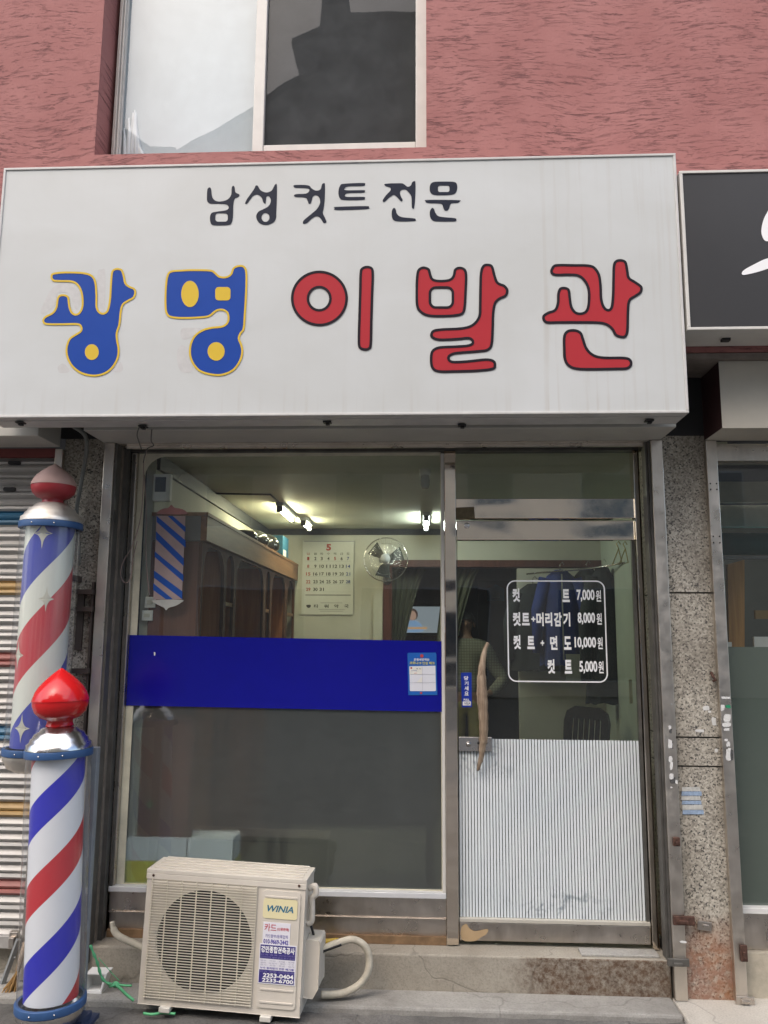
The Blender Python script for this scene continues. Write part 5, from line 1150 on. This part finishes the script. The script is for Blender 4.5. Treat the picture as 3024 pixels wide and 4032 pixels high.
m.box(-hw, -hw + .012, .0125, AD, 0, AH); m.box(hw - .012, hw, .0125, AD, 0, AH); m.box(-hw + .0125, hw - .0125, .0125, AD, 0, .012); m.box(-hw + .0125, hw - .0125, AD - .012, AD, .0125, AH - .0125)
m.build('casing', M_BEIGE, AC, bev=0.003, local=True)
m = MB(); m.box(-hw - .004, hw + .004, -.004, AD + .004, AH + .0005, AH + .018)
for i in range(5): m.box(-hw + .02, hw - .02, .02 + i * .042, .036 + i * .042, AH + .0181, AH + .023)
m.box(-hw - .004, hw + .004, -.0045, -.0005, AH - .025, AH); tp = m.build('lid', M_BEIGE, AC, bev=0.003, local=True)
for x_ in (-hw + .03, hw - .03): m = MB(); m.ellipsoid((x_, -.006, AH - .008), (.006, .004, .006), 10); m.build('screw', M_RUST, tp, local=True)
m = MB(); m.box(-hw + .0125, cxx + .28, .15, .155, .0125, AH - .0125); m.build('coil', plain('coil black', (0.012, 0.012, 0.013), 0.6), AC, local=True)
fb = MB()
for i in range(3):
    a_ = R(120 * i + 40); vs = []
    for j in range(7):
        rr_ = .045 + .155 * j / 6
        for s_ in (-1, 1): vs.append((cxx + rr_ * math.cos(a_ + s_ * (.62 - .05 * j / 6) + j * .05), .09 - s_ * .035, czz + rr_ * math.sin(a_ + s_ * (.62 - .05 * j / 6) + j * .05)))
    fb.add(vs, [(2 * j, 2 * j + 1, 2 * j + 3, 2 * j + 2) for j in range(6)], 0, True)
fb.lathe([(0, -.015), (.05, -.015), (.055, .06)], (cxx, .08, czz), (0, 1, 0), 24); fb.build('fan', plain('grey fan plastic', (0.02, 0.02, 0.022), 0.4), AC, local=True)
gr = MB(); nh = 43
for i in range(nh + 1):
    z_ = gz0_ + (gz1_ - gz0_) * i / nh; gr.box(gx0_, gx1_, -.012, -.008, z_ - .0014, z_ + .0014)
for i in range(8):
    x_ = gx0_ + (gx1_ - gx0_) * i / 7; gr.box(x_ - .0025, x_ + .0025, -.0079, -.0045, gz0_, gz1_)
    for z0_, z1_ in ((gz1_, gz1_ + .006), (gz0_ - .006, gz0_)): gr.box(x_ - .0025, x_ + .0025, -.0119, -.0005, z0_, z1_)
gr.build('grille', M_GRILLE, AC, local=True)
m = MB(); (px0, pz1), (px1, pz0) = u2(.735, .065), u2(.972, .945)
m.prism([rrect((px0 + px1) / 2, (pz0 + pz1) / 2, (px1 - px0) / 2, (pz1 - pz0) / 2, .018, 5)], -.006, -.0005)
for v in (.105, .80, .895): (xa, za_), (xb, zb_) = u2(.755, v), u2(.955, v + .012); m.box(xa, xb, -.0095, -.0061, zb_, za_)
m.build('side_panel', M_BEIGE, AC, bev=0.003, local=True)
ys = -.0075
m = MB(); (xa, z1_), (xb, z0_) = u2(.745, .125), u2(.957, .275); m.prism([rrect((xa + xb) / 2, (z0_ + z1_) / 2, (xb - xa) / 2, (z1_ - z0_) / 2, .012)], ys - .001, ys + .001)
bd = m.build('badge', plain('cream label', (0.76, 0.69, 0.42), 0.4, var=0.04), AC, local=True)
m = MB(); dxw = xb - xa; dzh = z1_ - z0_; text(m, 'WINIA', xa + dxw * .07, xb - dxw * .11, z0_ + dzh * .34, z0_ + dzh * .67, ys - .0016, 0, 0.025, shear=0.008); m.build('lettering', plain('teal ink', (0.02, 0.15, 0.25), 0.4), bd, local=True)
def stick(u0, v0, u1, v1): (xa, z1_), (xb, z0_) = u2(u0, v0), u2(u1, v1); return xa, xb, z0_, z1_
xa, xb, z0_, z1_ = stick(.752, .305, .92, .475)
m = MB(); m.box(xa, xb, ys, ys + .0012, z0_, z1_); s1 = m.build('sticker', plain('sticker paper', (0.74, 0.73, 0.78), 0.5, var=0.02), AC, local=True)
m = MB(); W2, H2 = xb - xa, z1_ - z0_
def tx(s, u0, u1, v0, v1, mat, bold=.02, y_=ys - .0008): text(m, s, xa + W2 * u0, xa + W2 * u1, z1_ - H2 * v1, z1_ - H2 * v0, y_, mat, bold)
tx('카드', .05, .49, .06, .40, 0, .01); tx('(신용판매)', .52, .95, .20, .36, 0); tx('카드할부/등록업체', .1, .92, .52, .68, 1, 0.0); tx('010-9669-2442', .04, .95, .74, .95, 1, .03)
m.build('lettering', [plain('sticker red', (0.52, 0.03, 0.06), 0.5), plain('sticker violet', (0.09, 0.07, 0.33), 0.5)], s1, local=True)
xa, xb, z0_, z1_ = stick(.738, .468, .965, .765)
m = MB(); W2, H2 = xb - xa, z1_ - z0_; m.box(xa, xb, ys - .0004, ys + .001, z0_, z1_)
s2 = m.build('sticker', plain('sticker paper', (0.74, 0.73, 0.78), 0.5, var=0.02), AC, local=True)
m = MB(); M_NAV = plain('sticker navy', (0.045, 0.035, 0.20), 0.45, var=0.04)
for v0, v1 in ((.025, .37), (.65, .975)): m.box(xa + W2 * .02, xa + W2 * .97, ys - .0009, ys - .0005, z1_ - H2 * v1, z1_ - H2 * v0, 0)
y3 = ys - .0014
tx('경민종합건축공사', .04, .95, .05, .22, 1, .03, y3)
tx('신축·증축·리모델링', .04, .95, .25, .29, 3, 0, y3); tx('인테리어 설비공사 방수공사', .04, .95, .31, .355, 3, 0, y3)
for i, s_ in enumerate(('방수 · 미장 · 타일 · 도배', '설비 · 보일러 · 배관 · 누수', '전기 · 조명 · 목공 · 철거')): tx(s_, .04, .95, .40 + .055 * i, .44 + .055 * i, 2, 0, y3)
tx('누수 동파탐지 전문 폐기물', .04, .95, .575, .63, 4, 0.02, y3); tx('신속 정확 상담문의', .04, .95, .67, .71, 3, 0, y3)
tx('2253-0404', .13, .95, .73, .84, 1, .03, y3); tx('2233-6700', .11, .95, .855, .955, 1, .03, y3)
m.build('lettering', [M_NAV, M_WHITEV, plain('sticker grey', (0.33, 0.32, 0.42), 0.5), plain('sticker lilac', (0.26, 0.24, 0.45), 0.5), plain('sticker violet', (0.09, 0.07, 0.33), 0.5)], s2, local=True)
for x_ in (-hw + .13, hw - .15):
    m = MB(); m.box(x_ - .025, x_ + .025, -.02, .06, -.022, -.0005); m.box(x_ - .025, x_ + .025, AD - .04, AD + .03, -.022, -.0005); m.build('foot', plain('white foot', (0.6, 0.58, 0.52), 0.5), AC, bev=0.003, local=True)
m = MB(); m.prism([[(hw + .001, .06), (hw + .042, .06), (hw + .068, .10), (hw + .068, .29), (hw + .06, .30), (hw + .001, .30)]], .06, .2); m.build('valve_cover', M_BEIGE, AC, bev=0.004, local=True)
m = MB(); m.tube(spline([(hw + .002, .07, .52), (hw + .03, .07, .535), (hw + .035, .07, .50), (hw + .02, .07, .48), (hw + .022, .07, .42), (hw + .02, .07, .38), (hw + .002, .07, .37)], 4), .014, 8); m.build('side_grip', M_BEIGE, AC, local=True)
def z6(p, Y): return at(400 + p[0] / 1.3825, 3300 + p[1] / 1.3825, Y)
M_HOSE = plain('grubby white hose wrap', (0.50, 0.46, 0.37), 0.6, var=0.18, scale=18, bump=0.4)
m = MB(); pts = [z6(p, y_) for p, y_ in (((1196, 612), -.12), ((1240, 588), -.11), ((1300, 566), -.10), ((1365, 552), -.09), ((1425, 580), -.08), ((1455, 640), -.075), ((1450, 725), -.08), ((1405, 795), -.09), ((1330, 838), -.10), ((1260, 852), -.11), ((1195, 852), -.12))]
m.tube(spline(pts, 5), .0165, 12); hz = m.build('hose', M_HOSE); tag(hz, 'thick white wrapped hose looping out of the right side of the air conditioner', 'hose')
pt2 = spline([z6((1196, 618), -.13), z6((1245, 600), -.12), z6((1305, 578), -.11)], 4); m = MB(); m.tube(pt2, .008, 8); tag(m.build('cable', M_BLACK), 'black cable lying along the looping white hose', 'cable')
m = MB(); m.tube(spline([z6(p, -.03) for p in ((58, 455), (66, 495), (90, 530), (150, 562), (240, 600))], 5), [.012] * 5 + [.016] * 16, 12); tag(m.build('hose', M_HOSE), 'white wrapped hose entering the left side of the air conditioner', 'hose')
m = MB(); m.tube(spline([z6(p, .10) for p in ((1130, 556), (1170, 560), (1230, 562), (1290, 556))], 4), .012, 10); tag(m.build('pipe', plain('yellow gas pipe', (0.62, 0.42, 0.06), 0.4)), 'short yellow pipe behind the air conditioner', 'pipe')
m = MB(); m.tube(spline([z6(p, -.15) for p in ((1132, 455), (1150, 510), (1165, 570), (1185, 625))], 4), .006, 8); tag(m.build('cable', M_BLACK), 'short black cable hanging on the right flank of the air conditioner', 'cable')

# ================================================================== SMALL THINGS OUTSIDE
def z5(p, Y): return at(p[0] / 3.318, 3500 + p[1] / 3.318, Y)
M_GREEN = plain('green plastic twine', (0.10, 0.42, 0.19), 0.45, var=0.2)
m = MB(); y1 = -.22
m.tube(spline([z5(p, y1) for p in ((1180, 735), (1225, 850), (1270, 960), (1300, 1070), (1350, 1190), (1440, 1245), (1510, 1250))], 4), [.006 + .002 * math.sin(i * 1.7) for i in range(25)], 7)
m.tube(spline([z5(p, y1 - .01) for p in ((1510, 1245), (1570, 1255), (1640, 1262), (1720, 1265))], 4), .005, 6)
m.tube(spline([z5(p, y1 - .02) for p in ((1500, 1250), (1570, 1300), (1640, 1370), (1750, 1460))], 4), .0065, 6)
m.tube(spline([z5(p, y1 - .005) for p in ((1290, 900), (1400, 1030), (1480, 1120), (1560, 1200))], 4), .002, 5)
m.ellipsoid(z5((1510, 1250), y1 - .01), (.018, .012, .014), 10); m.tube([z5((1500, 1250), y1 - .02), z5((1425, 1285), y1 - .03)], [.007, .003], 6)
tag(m.build('twine', M_GREEN), 'knotted green twine tied between the pole stand and the air conditioner', 'twine')
m = MB(); zf = [atz(p[0], p[1], .004) for p in ((565, 3990), (600, 3994), (640, 3988), (690, 3992))]; m.tube(spline(zf, 4), .006, 6); tag(m.build('twine', M_GREEN), 'green twine end lying under the air conditioner', 'twine')
tA = z5((1265, 1370), -.2); TR = MB()
tz0 = 0.012; c = atz(380, 3905, tz0)
TR.prism([[(c.x - .05, tz0 + .001), (c.x + .03, tz0 + .001), (c.x + .05, tz0 + .085), (c.x - .05, tz0 + .085)], [(c.x - .042, tz0 + .012), (c.x + .022, tz0 + .012), (c.x + .040, tz0 + .08), (c.x - .042, tz0 + .08)]], -.10, -.02); TR.box(c.x - .042, c.x + .03, -.03, -.022, tz0 + .011, tz0 + .08)
tag(TR.build('tray', M_WHITEP, bev=0.002), 'small white plastic tray lying on the step side behind the bright pole', 'tray')
m = MB(); pa, pb = z5((245, 660), -.02), z5((-20, 1380), -.02); m.tube([pa, pb], .014, 4, smooth=False); m.ellipsoid(z5((195, 897), -.036), (.005, .004, .005), 8); tag(m.build('angle_bar', plain('grey angle iron', (0.25, 0.26, 0.26), 0.5, 0.3)), 'grey angle iron leaning at the bottom of the striped shutter', 'bar')
BR = thing('broom', 'old straw broom leaning behind the bright pole', 'broom', z5((130, 1400), -.1))
m = MB(); rb = random.Random(11)
for i in range(70):
    u = rb.random(); top_ = z5((215 + 20 * rb.random(), 1070 + 20 * rb.random()), -.1 + .03 * rb.random()); bt_ = z5((20 + 190 * u, 1330 + 120 * rb.random() + 60 * u), -.12 + .06 * rb.random()); m.tube([top_, top_.lerp(bt_, .5) + Vector((rb.uniform(-.006, .006), 0, 0)), bt_], .0022, 4, cap=False)
m.build('bristles', plain('ochre straw', (0.34, 0.20, 0.07), 0.8, var=0.3), BR)
m = MB(); m.tube([z5((225, 1080), -.09), z5((330, 700), -.02)], .012, 10); m.build('broomstick', M_HAND, BR)
# conduit on the left pillar
m = MB(); m.tube(spline([at(p[0] / 2.074, 1600 + p[1] / 2.074, y_) for p, y_ in (((600, 165), -.2), ((690, 230), -.1), ((708, 330), -.02), ((690, 470), .0), ((660, 640), .0), ((625, 850), .0), ((640, 1000), .01), ((640, 1300), .012))], 5), .011, 8)
tag(m.build('conduit', plain('grey conduit', (0.17, 0.18, 0.17), 0.5)), 'grey cable conduit running down the left granite pillar', 'cable')
m = MB(); m.box(-1.80, -1.765, .012, .029, at(330, 2330, .02).z - .3, at(330, 2330, .02).z); m.box(-1.722, -1.712, .0, .029, .4, 1.95); tag(m.build('iron_bar', plain('brown iron', (0.06, 0.045, 0.038), 0.6)), 'rusty iron flat bar fixed to the left granite pillar', 'bar')
# loose wires
M_WIRE = plain('grey wire', (0.10, 0.095, 0.09), 0.5); M_WIREP = plain('pinkish wire', (0.30, 0.22, 0.20), 0.5)
def z1(p, Y): return at(p[0] / 2.074, 1600 + p[1] / 2.074, Y)
m = MB()
m.tube(spline([z1(p, -.30 + .05 * i) for i, p in enumerate(((1138, 165), (1120, 230), (1135, 290), (1155, 350)))], 5), .003, 6); m.tube(spline([z1(p, -.28 + .05 * i) for i, p in enumerate(((1240, 190), (1235, 280), (1255, 320), (1200, 350), (1170, 460)))], 5), .003, 6)
m.tube(spline([z1(p, .10) for p in ((1200, 360), (1175, 450), (1170, 620), (1150, 900), (1085, 1130), (1010, 1260), (985, 1370), (1020, 1440), (1068, 1400), (1085, 1250), (1120, 1100))], 5), .0025, 6, 1)
m.tube(spline([z1(p, .12) for p in ((1180, 560), (1195, 900), (1190, 1100), (1200, 1350), (1220, 1540))], 5), .0022, 6, 1)
tag(m.build('wires', [M_WIRE, M_WIREP]), 'loose thin wires dangling at the upper left corner of the shop window', 'wire')
# inner post with fragments of colour (mirror strip) left of the window
m = MB(); a, b = z1((1065, 600), .149), z1((1010, 1500), .149)
# stickers on the right pillar and rails
def z7(p, Y): return at(2600 + p[0] / 1.545, 2600 + p[1] / 1.545, Y)
m = MB()
for j, (y0, y1, x0, x1) in enumerate(((770, 795, 130, 242), (797, 823, 128, 252), (826, 850, 126, 245), (853, 876, 130, 250), (879, 908, 132, 258), (910, 936, 134, 264))):
    pa = [z7(p, .029) for p in ((x0, y1), (x1, y1), (x1 - 3, y0), (x0 + 2, y0))]; m.add([(p.x, .0275 - .0003 * j, p.z) for p in pa], [(0, 1, 2, 3)], j % 2)
tag(m.build('sticker', [plain('grey white paper', (0.50, 0.50, 0.47), 0.7, var=0.2, scale=60), plain('pale blue paper', (0.28, 0.37, 0.50), 0.7, var=0.25, scale=60)]), 'weathered blue and white striped sticker on the right granite pillar', 'sticker')
rs_ = random.Random(21); M_BITW = plain('torn white paper', (0.66, 0.66, 0.64), 0.7, var=0.1, scale=50); M_BITK = plain('torn printed paper', (0.07, 0.07, 0.07), 0.7, var=0.95, scale=260); M_BITG = plain('green sticker', (0.02, 0.25, 0.12), 0.5)
def bits(par, lst, Yb):
    for (cx_, cy_, w2, h2, mt) in lst:
        lp = []; m = MB()
        for i in range(9):
            t = 2 * math.pi * i / 9; q_ = rs_.uniform(.75, 1.1); sx_ = max(-1, min(1, 1.35 * math.cos(t))); sy_ = max(-1, min(1, 1.35 * math.sin(t))); p = z7((cx_ + w2 * sx_ * q_, cy_ + h2 * sy_ * q_), Yb); lp.append((p.x, p.z))
        flat(m, [lp], Yb - .0012 - rs_.random() * .0008, 0)
        m.build('sticker_scrap', [M_BITW, M_BITK, M_BITG][mt], par)
bits(Rr, [(58, 410, 9, 14, 0), (62, 430, 9, 16, 1), (58, 510, 14, 30, 0), (66, 515, 12, 24, 1), (62, 600, 12, 18, 0), (66, 640, 10, 24, 0), (68, 705, 15, 18, 0), (75, 730, 18, 24, 1), (98, 740, 8, 12, 0), (66, 772, 7, 5, 0), (68, 265, 5, 4, 0), (138, 1712, 20, 8, 0)], 0.0)
bits(nr, [(396, 227, 28, 7, 0), (378, 288, 13, 18, 0), (410, 280, 18, 10, 2), (405, 350, 24, 28, 0), (404, 390, 28, 15, 0), (402, 420, 20, 9, 0), (400, 485, 12, 8, 0), (413, 510, 12, 16, 0), (412, 575, 16, 36, 0), (430, 580, 16, 38, 1), (418, 540, 10, 8, 0)], 0.0)
bits(GP, [(278, 290, 20, 14, 0), (236, 428, 28, 9, 0), (325, 370, 14, 26, 0), (340, 548, 10, 12, 0), (300, 312, 10, 7, 0)], 0.03)
c = z7((268, 1612), .03); HSP = MB(); d = R(6); HSP.box(c.x - .035, c.x + .03, .018, .029, c.z - .02, c.z + .02, rot=Matrix.Rotation(R(6), 3, 'Y')); HSP.box(c.x - .012, c.x + .015, .012, .0179, c.z - .007, c.z + .007, rot=Matrix.Rotation(R(6), 3, 'Y')); tag(HSP.build('hasp', M_STEELD, bev=0.002), 'grey metal hasp plate low on the right granite pillar', 'hasp')
c = z7((312, 112), .03); m = MB(); m.tube([(c.x, .03, c.z + .03), (c.x, .005, c.z + .01), (c.x + .01, .0, c.z - .005), (c.x, .012, c.z - .01)], .007, 8); tag(m.build('hook', M_RUST), 'rusty iron hook stub near the top right of the granite pillar', 'hook')

# ================================================================== RIGHT NEIGHBOUR'S SHOP FRONT
NF = thing('storefront', 'neighbouring glazed front with green grey frosted glass at the right edge', 'shop front', (2.2, .1, .2))
ny = 0.10
zsill = at(2980, 3580, ny).z; zfr = at(2980, 2548, ny).z
m = MB(); m.box(1.505, 5, ny - .01, ny + .05, zsill - .02, zsill + .008); m.build('sill', M_WHITEP, NF, bev=.003)
m = MB(); m.box(1.505, 5, ny, ny + .05, .207, zsill - .0205); m.build('stall_riser', M_STEELD, NF, bev=.002)
m = MB(); m.box(1.505, 5, ny - .01, ny + .05, 2.59, 2.69); m.box(1.504, 1.53, ny + .001, ny + .05, zsill + .009, 2.589); m.build('frame', M_ALU, NF)
MB().quad((1.53, ny + .03, zsill), (5, ny + .03, zsill), (5, ny + .03, 2.59), (1.53, ny + .03, 2.59)).build('pane', glass('neighbour glass', (0.8, 0.84, 0.82), 0.075, 0.03, (0.4, 0.42, 0.4)), NF)
MB().quad((1.53, ny + .034, zsill), (5, ny + .034, zsill), (5, ny + .034, zfr), (1.53, ny + .034, zfr)).build('frosted_film', m_frost('green grey frosted film', (0.16, 0.19, 0.165), .85, .4, (0.3, 0.34, 0.3)), NF)
iy = 0.75
def zi(y): return at(2960, y, iy).z
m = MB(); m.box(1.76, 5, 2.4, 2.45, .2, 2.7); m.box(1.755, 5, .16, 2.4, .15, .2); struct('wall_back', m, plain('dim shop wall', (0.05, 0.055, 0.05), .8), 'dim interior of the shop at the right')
m = MB(); m.box(1.575, 5, iy, iy + .05, zi(1976), zi(1896)); m.box(1.575, 5, iy + .06, iy + .1, zi(2070), zi(1983)); tag(m.build('beam', plain('grey beam board', (0.55, 0.53, 0.47), .7)), 'grey boards under the ceiling inside the shop at the right', 'beam')
m = MB(); pc_ = (zi(2098) + zi(2185)) / 2; m.tube([(1.575, iy, pc_), (5, iy, pc_)], (zi(2098) - zi(2185)) / 2, 20); AWN = m.build('roller_blind', plain('teal blind cloth', (0.02, 0.14, 0.16), .6)); tag(AWN, 'rolled teal blind inside the shop at the right', 'blind')
m = MB(); m.box(1.575, 5, iy - .02, iy + .02, zi(2203), zi(2190)); tag(m.build('rail', M_GREYP), 'pale bar under the rolled teal blind', 'rail')
pk = [at(p[0] / 2.212 + 2600, 1700 + p[1] / 2.212, .5) for p in ((600, 1880), (735, 1880), (733, 1115), (585, 1155))]
m = MB(); m.prism([[(p.x, p.z) for p in pk]], .5, .53); tag(m.build('plank', m_wood('amber plank', (0.30, 0.14, 0.04), (0.58, 0.31, 0.10), 'z')), 'amber wooden plank standing inside the shop at the right', 'plank')
for lab, (x0, y0, x1, y1), mt in (('white paper stack at the lower right inside the neighbouring window', (815, 1785, 980, 1875), M_WHITEP), ('small white card at the foot of the amber plank', (583, 1832, 624, 1872), M_WHITEP), ('yellow board inside the neighbouring window', (826, 1555, 980, 1630), plain('dull ochre', (0.2, 0.12, 0.03), .6))):
    a, b = at(x0 / 2.212 + 2600, 1700 + y0 / 2.212, .45), at(x1 / 2.212 + 2600, 1700 + y1 / 2.212, .45); m = MB(); m.box(a.x, b.x, .45, .47, b.z, a.z); tag(m.build('card', mt), lab, 'card')

lc = at(2862, 2092, .62); NL = thing('ceiling_lamp', 'lit round flat lamp just behind the rail inside the shop at the right', 'lamp', (lc.x, 1.3, 2.5))
m = MB(); m.lathe([(0, 0), (.14, 0), (.15, .03), (.15, .06), (0, .06)], (1.95, 1.3, 2.60), n=28); m.build('diffuser', emit('white lamp disc', (1, .97, .9), 25), NL)
m = MB(); m.lathe([(.155, .0601), (.16, .08), (0, .08)], (1.95, 1.3, 2.60), n=28); m.build('rim', M_GREYP, NL)
# ------------------------------------------------------------------ families of like things
fam = {}
for o in list(C.objects):
    if o.parent is None and 'category' in o: fam.setdefault(o.name.split('.')[0], []).append(o)
PH = {'roller_shutter': 'roller shutters along the row of shops', 'shop_sign': 'box signs over the shops', 'storefront': 'glazed shop fronts', 'house': 'houses across the alley', 'barber_pole': 'barber poles beside the shop', 'ceiling_lamp': 'ceiling lamps', 'carton': 'cartons behind the frosted glass', 'hanger': 'wire hangers', 'switch_plate': 'switch plates', 'curtain': 'drapes of the back opening', 'bowl': 'bowls on the cabinet', 'hose': 'hoses of the air conditioner', 'cable': 'cables of the air conditioner', 'coat': 'coats on the rail', 'twine': 'green twine', 'iron_strap': 'iron straps on the left pillar', 'card': 'cards in the neighbouring window'}
for k_, v_ in fam.items():
    if len(v_) > 1 and k_ in PH:
        for o in v_: o['group'] = PH[k_]
